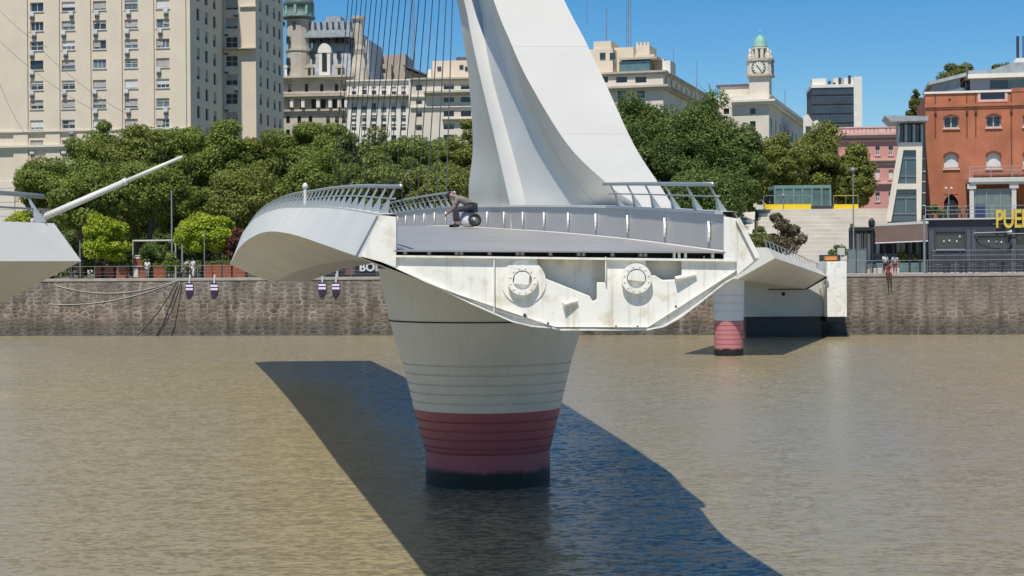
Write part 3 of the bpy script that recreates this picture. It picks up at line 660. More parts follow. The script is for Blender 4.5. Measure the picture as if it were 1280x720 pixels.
# the worker stooping on the deck, facing left in the picture (local +x -> world -X)
pf = at(574, 284, 47.5); zf = zflo(47.5)
crouch = dict(pelvis=(-.42,0,.60), chest=(-.08,0,.86), neck=(.10,0,.90), head=(.23,0,.93),
  L=dict(sh=(.02,.19,.83), el=(.10,.20,.58), ha=(.30,.10,.44), hi=(-.40,.10,.58), kn=(.06,.15,.50), an=(-.02,.14,.10), to=(.14,.16,.04)),
  R=dict(sh=(.04,-.19,.85), el=(.14,-.20,.60), ha=(.34,-.08,.42), hi=(-.40,-.10,.58), kn=(.16,-.13,.52), an=(.14,-.12,.10), to=(.30,-.13,.04)))
person((pf.x, 47.5, zf), math.pi - .15, crouch, 'person in grey t-shirt, dark trousers and black cap crouching on the bridge deck', M['shirt'], M['trousers'], M['capblack'], fine=True)
# sack and reel behind him
sc_ = at(586, 284, 47.6)
m = MB(); m.lathe((sc_.x, 47.6, zf), [(.12,0),(.24,.04),(.27,.16),(.25,.30),(.20,.40),(.13,.47),(.04,.50)], 14)
so = obj('white_sack', m, M['sack'], None, True); tag(so, 'crumpled white sack on the deck under the crouching worker', 'sack')
wc = at(593.5, 276.2, 47.2); wt = thing('hand_wheel', (wc.x, wc.y, zf), 'small black rubber wheel with pale hub leaning on the deck behind the worker', 'wheel')
ax = V((.35,-.9,.25)).normalized(); r1 = ax.cross(V((0,0,1))).normalized(); r2 = r1.cross(ax)
def tor(c, Rr, r, m, n1=28, n2=10):
    m.grid([[c + (r1*math.cos(a)+r2*math.sin(a))*(Rr + r*math.cos(b)) + ax*r*math.sin(b) for b in [2*math.pi*j/n2 for j in range(n2)]] for a in [2*math.pi*i/n1 for i in range(n1+1)]], True); return m
cc = V((wc.x, wc.y, zf + .205))
obj('tyre', tor(cc, .155, .05, MB()), M['rubber'], wt, True)
obj('rim', MB().tube([cc-ax*.02, cc+ax*.03], [.09,.06], 16), M['greymetal'], wt, True)
# little white lamp on left parapet
lb = V((cx(47)-2.9, 47, ztop(47)+.03)); lt = thing('deck_lamp', lb, 'short white lamp post with round head on the left bridge parapet', 'lamp')
obj('post', MB().tube([lb, lb+V((0,0,.55))], .05, 8), M['white'], lt); obj('lamp_head', MB().lathe(lb+V((0,0,.55)), [(.07,0),(.09,.05),(.06,.13),(.02,.16)], 12), M['blindw'], lt, True)

# ---------------------------------------------------------------- trees
def leafcloud(rs, clumps, per, size, flat=.6):
    """clumps: list of (center, radius)"""
    n = len(clumps) * per; C_ = np.array([c for c, r in clumps]); R_ = np.array([r for c, r in clumps])
    idx = np.repeat(np.arange(len(clumps)), per)
    d = rs.normal(size=(n, 3)); d /= np.linalg.norm(d, axis=1)[:, None]
    rad = R_[idx] * rs.uniform(.55, 1.08, n) ** .7
    p = C_[idx] + d * rad[:, None] * np.array([1, 1, .72])
    nn = d + rs.normal(size=(n, 3)) * .7 + np.array([0, 0, .5]); nn /= np.linalg.norm(nn, axis=1)[:, None]
    t = np.cross(nn, rs.normal(size=(n, 3))); t /= np.linalg.norm(t, axis=1)[:, None]; b = np.cross(nn, t)
    s = size * rs.uniform(.6, 1.3, n)[:, None]
    v = np.stack([p - t*s - b*s*flat*.2, p - b*s*flat, p + t*s, p + b*s*flat], 1).reshape(-1, 3)
    return v
def cloudmesh(name, v, m):
    me = bpy.data.meshes.new(name); n = len(v) // 4
    me.vertices.add(len(v)); me.vertices.foreach_set('co', v.astype(np.float32).ravel())
    me.loops.add(len(v)); me.loops.foreach_set('vertex_index', np.arange(len(v), dtype=np.int32))
    me.polygons.add(n); me.polygons.foreach_set('loop_start', np.arange(0, len(v), 4, dtype=np.int32)); me.polygons.foreach_set('loop_total', np.full(n, 4, dtype=np.int32))
    me.materials.append(m); me.update(); return me
def crown(seed, rx, ry, rz, zc, nc, per, cr, size, m, name='crown', low=.0):
    rs = np.random.RandomState(seed); cl = []
    for i in range(nc):
        d = rs.normal(size=3); d /= np.linalg.norm(d); q = rs.uniform(.3, .84) ** .6 * (1 + .12 * math.sin(5 * d[0] + seed) + .10 * math.cos(7 * d[1] + 2 * d[2]))
        c = np.array([d[0]*rx*q, d[1]*ry*q, zc + d[2]*rz*q])
        cl.append((c, cr * rs.uniform(.6, 1.25)))
    return cloudmesh(name, leafcloud(rs, cl, per, size), m), cl
def trunkmb(rs, H, r, cl):
    m = MB(); pts = [V((0,0,-.2)), V((.1*rs.normal(), .1*rs.normal(), H*.4)), V((.3*rs.normal(), .3*rs.normal(), H*.8)), V((.4*rs.normal(), .4*rs.normal(), H))]
    m.tube(pts, [r*1.3, r, r*.7, r*.3], 9)
    for k in range(9):
        c = V(cl[k][0]); a = pts[1].lerp(pts[2], rs.uniform(0, 1)); m.tube([a, a.lerp(c, .5) + V((0,0,-.3)), c], [r*.45, r*.3, r*.1], 6)
    return m
cache = {}
def tree(px, topy, halfpx, Y, kind, label, group=None, basez=4.9, name='broadleaf_tree', boty=None, dense=1.0, var=None):
    s = F / Y; top = at(px, topy, Y); rx = halfpx / s; H = top.z - basez
    bot = (at(px, boty, Y).z if boty else basez + H * .22)
    rz = (top.z - bot) / 2; zc = top.z - rz - basez
    key = (kind, var if var is not None else random.randint(0, 2), round(rx / rz, 0) > 1)
    sd = abs(hash((px, topy, Y))) % 9999 if False else int(px * 7 + topy * 13) % 9999
    vol = rx * rx * rz; cr = max(.35, min(1.5, rx * .33)); nc = int(max(14, min(190, 1.9 * (rx / cr) ** 2 * (rz / cr) * dense * 1.2)))
    size = .135 if rx > 2 else .10
    per = int(max(60, min(560, 120 * (cr / size) ** 2 * .08)))
    me, cl = crown(sd, rx*.9, rx*.9, rz*.95, zc, nc, per, cr, size, M[kind])
    rt = thing(name, (top.x, Y, basez), label, 'tree' if 'shrub' not in name and 'bush' not in name else 'shrub', group)
    c = bpy.data.objects.new('crown', me); COL.objects.link(c); c.parent = rt
    rs = np.random.RandomState(sd); obj('trunk', trunkmb(rs, max(zc, .5), max(.05, rx*.07), cl), M['trunk'], rt, True, local=True)
    return rt
random.seed(4)
G1 = 'park trees beyond the left promenade'
for i, (px, ty, hw, Y, by, lab) in enumerate([
 (62,196,46,150,262,'bushy dark green tree, leftmost in the park row, beside the pale tower base'),
 (122,146,42,163,300,'tall green tree in front of the second window column of the cream tower'),
 (170,140,44,158,305,'tall green tree in front of the middle window columns of the cream tower'),
 (222,148,42,165,300,'tall green tree in front of the last window column of the cream tower'),
 (272,143,44,158,305,'tall green tree under the shaded side of the cream tower'),
 (322,160,38,160,300,'tall green tree in front of the lower shaded tower wing'),
 (372,150,44,166,300,'green tree below the domed grey building'),
 (418,141,36,160,290,'green tree with a pointed top right of the domed building, behind the bridge railing'),
 (462,163,42,170,290,'green tree below the white pilastered building, behind the bridge'),
 (506,158,40,162,290,'dark green tree behind the stay cables, right of the white pilasters'),
 (548,165,36,170,290,'green tree behind the stay cables nearest the mast'),
 (584,152,34,168,290,'green tree partly hidden by the left edge of the mast'),
 (100,208,44,146,290,'low spreading green tree behind the white barrier arm foot'),
 (186,196,50,149,275,'low spreading green tree behind the tip of the white barrier arm'),
 (300,205,52,150,290,'low dense tree just left of the curved bridge fascia'),
 (395,190,50,152,270,'low dense tree right above the left bridge railing'),
 (470,195,46,153,270,'low dense tree above the end of the left bridge railing'),
 (550,205,46,153,270,'low dense tree behind the crouching worker')]):
    tree(px, ty, hw, Y, 'leaf' if i % 3 != 2 else 'leafolive', lab, G1, boty=by)
tree(642,150,40,175,'leafdark','dark tree wholly behind the mast foot', G1, boty=290) if False else None
for px, ty, hw, lab in ((40,262,40,'dark shrub mass under the leftmost park tree'),(105,262,42,'dark shrub mass behind the rounded lime tree'),(165,258,42,'dark shrub mass behind the timber kiosk'),(225,262,42,'dark shrub mass behind the wide lime tree'),(285,262,42,'dark shrub mass behind the maroon tree'),(345,262,42,'dark shrub mass behind the curved bridge arm'),(410,258,44,'dark shrub mass behind the left bridge railing'),(475,258,44,'dark shrub mass behind the end of the left railing'),(540,258,44,'dark shrub mass behind the worker')):
    tree(px, ty, hw, 185, 'leafdark', lab, 'park undergrowth', name='shrub', boty=336)
G2 = 'large trees right of the mast'
for px, ty, hw, Y, by, kd, lab in [
 (805,112,52,172,285,'leafdark','big dark green tree touching the right edge of the mast'),
 (868,112,56,168,285,'leafdark','big dark green tree below the long cornice of the cream palace'),
 (925,152,34,165,275,'leafdark','dark green tree below the corner of the clock tower building'),
 (780,190,40,160,290,'leafdark','dark tree low behind the right bridge railing'),
 (880,205,50,158,290,'leafdark','dark tree low behind the end of the right bridge railing'),
 (968,168,40,180,262,'leafolive','olive green tree above the left half of the glass pavilion'),
 (1018,158,44,184,262,'leafolive','olive green tree above the right half of the glass pavilion'),
 (1066,180,30,182,265,'leafolive','olive green tree beside the pink palace')]:
    tree(px, ty, hw, Y, kd, lab, G2, boty=by, dense=1.5)
for px, ty, hw, Y, by, lab in [
 (1146,113,16,200,175,'small yellow green treetop left of the brick building roof'),
 (1196,74,30,205,150,'yellow green treetop over the glass penthouse'),
 (1248,78,24,208,150,'yellow green treetop over the grey roof by the white chimney'),
 (1172,95,16,203,150,'thin yellow green treetop above the corner of the brick cornice')]:
    tree(px, ty, hw, Y, 'leafyellow', lab, 'treetops behind the brick building', boty=by, dense=.7)
tree(131,271,29,143,'leafbright','rounded lime green tree left of the timber kiosk','lime green promenade trees',boty=327)
tree(254,267,41,143.5,'leafbright','wide lime green tree right of the tall grey mast pole','lime green promenade trees',boty=318)
tree(297,283,21,143,'leafred','low maroon leaved tree beside the curved bridge arm',boty=322)
tree(213,313,9,141,'leaf','small upright green bush by the promenade railing',name='bush',boty=344)
tree(190,302,17,143,'leafdark','round dark shrub behind the white frame gate',name='shrub',boty=335)
tree(975,268,34,139,'leafbrown','small sparse brownish tree behind the right end span',boty=318,dense=.22)
tree(945,285,24,139,'leafyellow','small dull green tree between the bridge end and the stone steps',boty=328,dense=.6)
tree(1046,303,10,141,'leafdark','small dark bush by the white sign at the steps',name='bush',boty=325)
tree(25,268,30,146,'leafbright','low sunny green bush above the left end span',name='bush',boty=295)
# palm
pc_ = at(890, 128, 230); pt = thing('palm_tree', (pc_.x, 230, 4.9), 'small palm with fanned fronds in front of the long palace cornice', 'palm')
obj('trunk', MB().tube([V((pc_.x,230,4.9)), V((pc_.x,230,pc_.z))], [.35,.25], 8), M['trunk'], pt)
m = MB(); rs = np.random.RandomState(3)
for k in range(34):
    a = rs.uniform(0, 6.28); el = rs.uniform(-.3, 1.3); L = rs.uniform(2.6, 4); d = V((math.cos(a)*math.cos(el), math.sin(a)*math.cos(el), math.sin(el))); sd = d.cross(V((0,0,1))).normalized()
    p = V((pc_.x,230,pc_.z)); prev = p
    for q in range(5):
        nx = prev + d * L/5; d = (d + V((0,0,-.22))).normalized(); w_ = .28*(1-q/5.5); m.face([prev-sd*w_, prev+sd*w_, nx+sd*w_*.8, nx-sd*w_*.8]); prev = nx
obj('fronds', m, M['leafdark'], pt)
# low hedges along the far side of the promenade
rs = np.random.RandomState(9); n_ = 0
for xa, xb, off, hh, lab in ((-60,-29,9,1.5,'clipped dark green hedge behind the left promenade'), (-29,-8,10,1.6,'dark green hedge behind the planters'), (-8,16,11,3.5,'tall dark green hedge behind the bridge pier')):
    cl = [(np.array([x_, wallY(x_) + off + rs.uniform(-.6,.6), 4.9 + hh*rs.uniform(.3,.85)]), rs.uniform(.5,.8)) for x_ in np.arange(xa, xb, .55)]
    me = cloudmesh('hedge', leafcloud(rs, cl, 110, .13), M['leafdark']); o = bpy.data.objects.new('hedge', me); COL.objects.link(o); tag(o, lab, 'hedge')

# ---------------------------------------------------------------- buildings
class Fac:
    """facade line through pixel column px0 at depth Y0, running right; t = how fast it comes nearer"""
    def __init__(s, px0, Y0, t, zb=4.9, ang=None):
        k = (px0 - CX) / F; s.o = V((k * Y0, Y0, zb)); th = math.atan(t) if ang is None else ang; s.th = th
        s.d = V((math.cos(th), -math.sin(th), 0)); s.n = V((math.sin(th), math.cos(th), 0)); s.zb = zb
    def uz(s, px, py):
        kx, kz = ray(px, py); u = (kx * s.o.y - s.o.x) / (s.d.x - kx * s.d.y); Y = s.o.y + u * s.d.y
        return u, EYE + kz * Y - s.zb
    def sz(s, Wd, px, py):           # on the right side plane at u = Wd
        c = s.o + s.d * Wd; kx, kz = ray(px, py); v = (kx * c.y - c.x) / (s.n.x - kx * s.n.y); Y = c.y + v * s.n.y
        return v, EYE + kz * Y - s.zb
    def root(s, name, label, cat='building', group=None): return thing(name, s.o, label, cat, group, -s.th)
def front(u, d, z, W_=0): return (u, d, z)
def side(W_): return lambda u, d, z: (W_ - d, u, z)
def facade(mb, mp, Wd, H, holes, rev=.25, z0=0):
    us = sorted(set([0, Wd] + [h[0] for h in holes] + [h[2] for h in holes])); zs = sorted(set([z0, H] + [h[1] for h in holes] + [h[3] for h in holes]))
    for i in range(len(us) - 1):
        for j in range(len(zs) - 1):
            cu, cz = (us[i] + us[i+1]) / 2, (zs[j] + zs[j+1]) / 2
            if any(h[0] < cu < h[2] and h[1] < cz < h[3] for h in holes): continue
            mb.face([mp(us[i],0,zs[j]), mp(us[i+1],0,zs[j]), mp(us[i+1],0,zs[j+1]), mp(us[i],0,zs[j+1])])
    for a, b, c, d in holes:
        for p, q in (((a,b),(c,b)), ((c,b),(c,d)), ((c,d),(a,d)), ((a,d),(a,b))):
            mb.face([mp(p[0],0,p[1]), mp(q[0],0,q[1]), mp(q[0],rev,q[1]), mp(p[0],rev,p[1])])
def mbox(mb, mp, u0, d0, z0, u1, d1, z1):
    a, b = V(mp(u0,d0,z0)), V(mp(u1,d1,z1)); mb.box(min(a.x,b.x), min(a.y,b.y), min(a.z,b.z), max(a.x,b.x), max(a.y,b.y), max(a.z,b.z))
def window(root, mp, h, rev=.2, fm='frame', gm='glass', mull=1, trans=0, blind=None, bm_='blind', ac=None, sill=None, fw=.09):
    a, b, c, d = h; m = MB(); y0, y1 = rev - .06, rev
    mbox(m, mp, a, y0, b, a+fw, y1, d); mbox(m, mp, c-fw, y0, b, c, y1, d); mbox(m, mp, a+fw, y0, b, c-fw, y1, b+fw); mbox(m, mp, a+fw, y0, d-fw, c-fw, y1, d)
    for k in range(mull): u = a + (c-a)*(k+1)/(mull+1); mbox(m, mp, u-fw*.45, y0+.005, b+fw, u+fw*.45, y1-.005, d-fw)
    for k in range(trans): z = b + (d-b)*(k+1)/(trans+1); mbox(m, mp, a+fw, y0+.01, z-fw*.4, c-fw, y1-.01, z+fw*.4)
    w_ = obj('window', m, M[fm], root, local=True)
    m = MB(); m.face([mp(a,rev-.01,b), mp(c,rev-.01,b), mp(c,rev-.01,d), mp(a,rev-.01,d)]); obj('pane', m, M[gm], w_, local=True)
    if blind:
        m = MB()
        if isinstance(blind, tuple): mbox(m, mp, lerp(a,c,blind[1])+.01, y0-.03, lerp(d,b,blind[0]), lerp(a,c,blind[2])-.01, y0-.008, d-.01)
        else: mbox(m, mp, a+.02, y0-.03, lerp(d,b,blind), c-.02, y0-.008, d-.01)
        obj('blind', m, M[bm_], w_, local=True)
    if sill: m = MB(); mbox(m, mp, a-.12, -.14, b-.13, c+.12, .02, b-.003); obj('sill', m, M[sill], w_, local=True)
    if ac is not None:
        u = lerp(a, c, ac); m = MB(); mbox(m, mp, u-.38, -.42, b-.75, u+.38, -.05, b-.18); mbox(m, mp, u-.3, -.3, b-.95, u+.3, -.1, b-.76); o = obj('air_conditioner', m, M['ac'], root, local=True)
        m = MB(); mbox(m, mp, u-.3, -.3, b-1.25, u+.3, -.1, b-.97); obj('bracket_box', m, M['framedark'], o, local=True)
def shell(root, Wd, D, H, m, roof=True, left=True, sidehole=None, z0=0):
    mb = MB(); mb.face([(Wd,D,z0),(0,D,z0),(0,D,H),(Wd,D,H)])
    if left: mb.face([(0,D,z0),(0,0,z0),(0,0,H),(0,D,H)])
    if roof: mb.face([(0,0,H),(Wd,0,H),(Wd,D,H),(0,D,H)])
    return mb
def cornice(root, mp, u0, u1, z, h=.5, p=.4, m='stonewhite', name='cornice', back=.02):
    mb = MB(); mbox(mb, mp, u0, -p, z, u1, back, z+h*.45); mbox(mb, mp, u0, -p*.55, z-h*.5, u1, back, z-.003); return obj(name, mb, M[m], root, local=True)
rnd = random.Random(7)
# --- cream tower block, left
f = Fac(-26, 264, .14); t = f.root('tower_block', 'tall cream tower block at the left with five columns of windows and air conditioners', 'building')
Wd = f.uz(238, 100)[0]; H = 75
holes = []
cols = [(46,), (85.5,), (124.5,), (164,), (203.5,)]
rows_ = [8, 32, 56.5, 80.5, 106, 130, 155, 180]
f2 = f
for k, (px,) in enumerate(cols):
    for j, y in enumerate(rows_):
        yy = y - (px - 46) * .026 * (1 - y / 330) ; a = f.uz(px - 8.2, yy - 5.4 + .8); b = f.uz(px + 8.2, yy + 5.6 + .8)
        if a[1] > 0: holes.append((a[0], b[1], b[0], a[1], j))
    # storeys above the frame
    a = f.uz(px-8.2,20); u0, u1 = a[0], f.uz(px+8.2,20)[0]
    zt = max(h[3] for h in holes if abs(h[0]-u0) < .8)
    for q in (1,2,3): holes.append((u0, zt + 3.3*q - 1.5, u1, zt + 3.3*q, -1))
mb = shell(t, Wd, 16.3, H, M['cream']); hh = [h[:4] for h in holes]; facade(mb, front, Wd, H, hh, .3)
sw = side(Wd); sholes = []
for ci, s0 in enumerate((3.2, 7.4, 11.6)):
    for j in range(-3, 9):
        z = f.uz(203.5, 32.5 + 24.7 * j)[1] - 1.9
        if z > 12: sholes.append((s0, z, s0 + 1.5, z + 2.0))
facade(mb, sw, 16.3, H, sholes, .3)
obj('wall', mb, M['cream'], t, local=True)
for h in holes: window(t, front, h[:4], .28, 'frame' if rnd.random() < .8 else 'framedark', rnd.choice(('glass','glasslight')), rnd.choice((1,1,2)), rnd.choice((0,1)), rnd.choice((None,.35,.6,.8,(.75,0,.5),(.55,.5,1),.9)), rnd.choice(('blind','blind','blindw')), ac=rnd.choice((.15,.2,.75,.3,None)) if h[4] >= 0 else None, sill='frame', fw=.10)
for h in sholes[:36]: window(t, sw, h, .28, 'framedark', 'glass', 1, 0, rnd.choice((None,.4,.7)), 'blind')
m = MB()
for px in (26, 66, 105, 144, 184, 224):                      # shallow pilasters between the window columns
    u0 = f.uz(px - 9, 80)[0]; u1 = f.uz(px + 9, 80)[0]; mbox(m, front, u0, -.28, 14, u1, -.003, H)
obj('pilaster', m, M['cream'], t, local=True)
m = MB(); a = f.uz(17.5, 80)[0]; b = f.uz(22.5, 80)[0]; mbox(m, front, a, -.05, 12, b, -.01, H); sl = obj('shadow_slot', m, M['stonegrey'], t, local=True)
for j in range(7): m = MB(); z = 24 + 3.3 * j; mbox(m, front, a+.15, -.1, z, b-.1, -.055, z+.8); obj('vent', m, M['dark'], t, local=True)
cornice(t, front, 0, Wd, f.uz(60,165)[1], .5, .5, 'cream2'); cornice(t, front, 0, Wd, f.uz(60,184)[1], .8, .8, 'cream2')
m = MB()
for j in range(13): z = .4 + j * 1.15; mbox(m, front, -.02, -.25, z, a, -.02, z+1.09)
obj('rusticated_base', m, M['cream2'], t, local=True)
m = MB(); mbox(m, front, f.uz(28,200)[0], -.22, 14.5, f.uz(80,200)[0], -.01, f.uz(60,192)[1]-.3); obj('spandrel', m, M['pinkdark'], t, local=True)
# --- lower wing
f = Fac(270, 277, .14); t = f.root('tower_wing', 'grey cream wing of the tower block stepping back on its shaded side', 'building')
Wd = f.uz(320,100)[0]; H = 68; holes = []
for j in range(-3, 8):
    y = 5 + 23.6 * j; a = f.uz(282, y-6); b = f.uz(297, y+7)
    if a[1] < H - 1 and b[1] > 0: holes.append((a[0], b[1], b[0], a[1]))
mb = shell(t, Wd, 17, H, M['cream']); facade(mb, front, Wd, H, holes, .3); sw = side(Wd); sholes = []
for s0 in (2.2, 6.4, 10.6, 14):
    for j in range(-3, 9):
        z = f.uz(297, 12 + 23.6 * j)[1]
        if 8 < z < H - 3: sholes.append((s0, z, s0+1.4, z+1.9))
facade(mb, sw, 17, H, sholes, .3); obj('wall', mb, M['cream'], t, local=True)
for h in holes: window(t, front, h, .28, 'frame', 'glass', 1, 1, rnd.choice((None,.5,.8)), 'blind', ac=rnd.choice((.1,.9,None)), sill='frame')
for h in sholes: window(t, sw, h, .28, 'framedark', 'glass', 1, 0, rnd.choice((None,.4,.7)), 'blind')
cornice(t, front, 0, Wd, f.uz(300,62)[1], .35, 1.1, 'stonegrey', 'balcony')
cornice(t, front, f.uz(300,9)[0], Wd+.2, f.uz(310,9)[1], .5, .4, 'cream2')
# --- grey domed building
f = Fac(352, 335, .12); t = f.root('domed_building', 'ornate weathered grey building with slate mansard, dormers and a green domed corner turret', 'building')
Wd = f.uz(438,100)[0]; zc = f.uz(400,100)[1]; holes = []
def H4(f_, x0, y0, x1, y1): a = f_.uz(x0, y0); b = f_.uz(x1, y1); return (a[0], b[1], b[0], a[1])
for px in (362,383,402,420.5,430): holes.append(H4(f, px-2.2, 105, px+2.2, 116))
for px in (364,378,392,404,418,430): holes.append(H4(f, px-3, 124, px+3, 136))
for px in (360,374,388,410,421,430): holes.append(H4(f, px-2.4, 145, px+2.4, 154))
for px in (360,374,388,410,421,430): holes.append(H4(f, px-2.4, 162, px+2.4, 176))
mb = shell(t, Wd, 24, zc, M['stonegrey']); facade(mb, front, Wd, zc, holes, .6); sw = side(Wd); facade(mb, sw, 24, zc, []); obj('wall', mb, M['stonegrey'], t, local=True)
for h in holes: window(t, front, h, .5, 'framedark', 'glass', 1, 0, rnd.choice((None,None,.6)), 'blind')
for y, p in ((97.5,1.4),(121,1.6),(139,.7),(117,.4)): cornice(t, front, -.5, Wd+.8, f.uz(400,y)[1], .9, p, 'stonegrey')
for px in (366,380,399,414,425.5,434):
    m = MB(); u, z = f.uz(px,124); mbox(m, front, u-.35, -1.1, z-1.8, u+.35, -.02, z); obj('corbel', m, M['stonewhite'], t, local=True)
# mansard
zb_, zt_ = zc + .5, f.uz(400,44)[1]; u0 = f.uz(382,70)[0]
m = MB(); m.grid([[(u0,.6,zb_),(Wd,.6,zb_),(Wd,23,zb_),(u0,23,zb_)], [(u0+.5,1.6,lerp(zb_,zt_,.5)),(Wd-.4,1.6,lerp(zb_,zt_,.5)),(Wd-.4,22,lerp(zb_,zt_,.5)),(u0+.5,22,lerp(zb_,zt_,.5))], [(u0+1.3,3.0,zt_),(Wd-1.2,3.0,zt_),(Wd-1.2,21,zt_),(u0+1.3,21,zt_)]], True)
for q in range(22):
    u = lerp(u0+.3, Wd-.3, q/21); m.beam((u,.52,zb_),(u*.97+.5,2.95,zt_),.12)
obj('mansard_roof', m, M['slate'], t, local=True)
m = MB(); a, b = f.uz(380,44), f.uz(437,36); mbox(m, front, a[0], 1.0, a[1], b[0], 21, b[1])
z1 = f.uz(400,26)[1]
for q in range(8): u = lerp(a[0]+.3, b[0]-.5, q/7); mbox(m, front, u-.35, 1.0, b[1], u+.35, 3, z1)
mbox(m, front, a[0]+.4, 3.0, b[1], b[0]-.4, 20, z1-.8); cc_ = f.uz(411,17); mbox(m, front, cc_[0]-1.6, 4, z1-1, cc_[0]+1.6, 8, cc_[1])
cornice(t, front, a[0]-.3, b[0]+.5, a[1], 1.0, -.3, 'slate', back=4)
obj('attic', m, M['slate'], t, local=True)
for px in (388,397,406.5,417,424,431): m = MB(); h = H4(f, px-2, 45, px+2, 52.5); mbox(m, front, h[0], .9, h[1], h[2], 2.6, h[3]); o = obj('attic_window', m, M['glass'], t, local=True)
def dormer(px, y0, y1, w):
    h = H4(f, px-w, y0, px+w, y1); m = MB(); mbox(m, front, h[0], .1, h[1], h[2], 2.5, lerp(h[1],h[3],.72)); c = (h[0]+h[2])/2
    m.prism([(c + (h[2]-h[0])*.62*math.cos(a), .0, lerp(h[1],h[3],.72) + (h[3]-h[1])*.28*math.sin(a)) for a in [math.pi*q/8 for q in range(9)]], (0,2.5,0))
    d_ = obj('dormer', m, M['stonewhite'] if w > 5 else M['stonegrey'], t, local=True)
    m = MB(); w2 = (h[2]-h[0])*.22; mbox(m, front, c-w2, .02, lerp(h[1],h[3],.18), c+w2, .09, lerp(h[1],h[3],.72)); obj('pane', m, M['glass'], d_, local=True)
for px, y0, y1, w in ((386.5,80,97,4.3),(424,80,97,4.3),(405.5,54,97,7),(361,80,97,5.5)): dormer(px, y0, y1, w)
for px in (389.5, 422): m = MB(); h = H4(f, px-2.2, 63, px+2.2, 73); mbox(m, front, h[0], .7, h[1], h[2], 2.2, h[3]); obj('roof_window', m, M['glass'], t, local=True)
# corner turret with dome, and the round chimney turret on the right
u, z = f.uz(371,96); zt2 = f.uz(371,22)[1]; m = MB(); m.lathe((u,2.2,0), [(2.6,zt2-.2),(2.6,z+6),(2.9,z+6),(2.9,z+5.5),(2.7,z+5.4),(2.7,z)], 16); tr_ = obj('turret', m, M['stonegrey'], t, local=True)
for y, q in ((77,1),(50,1),(30,.6)):
    for dx in ((0,) if q == 1 else (-7,7)): 
        h = H4(f, 361+dx-2, y-4*q, 361+dx+2, y+5*q); m = MB(); mbox(m, front, h[0]+0, -.75, h[1], h[2], .2, h[3]); obj('pane', m, M['glass'], tr_, local=True)
m = MB(); m.lathe((u,2.2,zt2), [(3.4,0),(3.4,.5),(3.0,.7),(3.0,2.6),(3.3,2.8),(3.1,3.6),(2.7,5.0),(1.9,6.4),(.8,7.4),(.3,8.6),(.05,10)], 20); dm = obj('dome', m, M['copperdark'], t, True, local=True)
for q in range(8): a = q*math.pi/4; m = MB(); m.beam((u+3.05*math.cos(a),2.2+3.05*math.sin(a),zt2+.7),(u+3.05*math.cos(a),2.2+3.05*math.sin(a),zt2+2.6),.5); obj('drum_column', m, M['copper'], dm, local=True)
u, z = f.uz(444,60); zt3 = f.uz(444,18)[1]; m = MB(); m.lathe((u,3,0), [(1.6,zt3),(1.6,zt3-.6),(1.15,zt3-.9),(1.1,z+1),(1.5,z),(1.2,z-1.2),(1.9,z-4),(2.2,zc)], 14); obj('chimney_turret', m, M['stonegrey'], t, local=True)
m = MB(); mbox(m, front, f.uz(438,60)[0], 4, zc, f.uz(456,60)[0], 18, f.uz(450,46)[1]); obj('rear_attic', m, M['slate'], t, local=True)
# --- white pilastered building
f = Fac(435.5, 322, .10); t = f.root('pilastered_building', 'white building with tall pilasters and a bracketed cornice right of the grey domed one', 'building')
Wd = f.uz(512,120)[0]; H = f.uz(470,100)[1]; holes = []
cpx = [442.5,455.5,467.5,480,492.5,504.5]
for px in cpx:
    holes.append(H4(f, px-3, 108, px+3, 118)); 
    for y in (132,147,158,172): holes.append(H4(f, px-3, y-3, px+3, y+5))
mb = shell(t, Wd, 20, H, M['stonewhite']); facade(mb, front, Wd, H, holes, .35); facade(mb, side(Wd), 20, H, []); obj('wall', mb, M['stonewhite'], t, local=True)
for h in holes: window(t, front, h, .3, 'framedark', 'glass', 1, 0, rnd.choice((None,.4,.5,.6)), 'blindw')
m = MB()
for px in [436.8] + [(a+b)/2 for a, b in zip(cpx, cpx[1:])] + [510.5]:
    u = f.uz(px,150)[0]; mbox(m, front, u-.45, -.35, 0, u+.45, -.003, f.uz(470,128)[1])
obj('pilaster', m, M['stonewhite'], t, local=True)
cornice(t, front, -.2, Wd+.3, f.uz(470,121.5)[1], .8, 1.6, 'stonegrey'); cornice(t, front, -.2, Wd+.3, f.uz(470,101.5)[1], .6, .5)
# --- long cream building between it and the mast
f = Fac(512.5, 318, .09); t = f.root('cream_apartment_building', 'cream apartment building with long balconies behind the stay cables', 'building')
Wd = f.uz(640,120)[0]; H = f.uz(540,100)[1]; holes = [H4(f, 520,106,527.5,113), H4(f,520,124,527.5,130), H4(f,520,139,527.5,146), H4(f,520,156,527.5,163)]
for px in (561,582.5): 
    for y, q in ((108,3.5),(124,3.5),(142,3.5),(158,3.5),(172,3.5)): holes.append(H4(f, px-6.5, y-q, px+6.5, y+q))
mb = shell(t, Wd, 22, H, M['cream2']); facade(mb, front, Wd, H, holes, .5); facade(mb, side(Wd), 22, H, []); obj('wall', mb, M['cream2'], t, local=True)
for h in holes: window(t, front, h, .45, 'framedark', 'glass', 2, 0, rnd.choice((None,.4)), 'blind')
for y, p, u0, hh_ in ((99.5,.7,512,.7),(117,1.8,530,.8),(121,.4,512,.4),(134.5,.5,512,.4),(150,.9,552,.3)): cornice(t, front, f.uz(u0+1,120)[0], Wd, f.uz(540,y)[1], hh_, p, 'stonegrey' if p > .6 else 'stonewhite')
m = MB(); a = f.uz(536,97.5); b = f.uz(600,71); mbox(m, front, a[0], 5, H, b[0], 16, b[1]); rh = obj('roof_house', m, M['cream'], t, local=True)
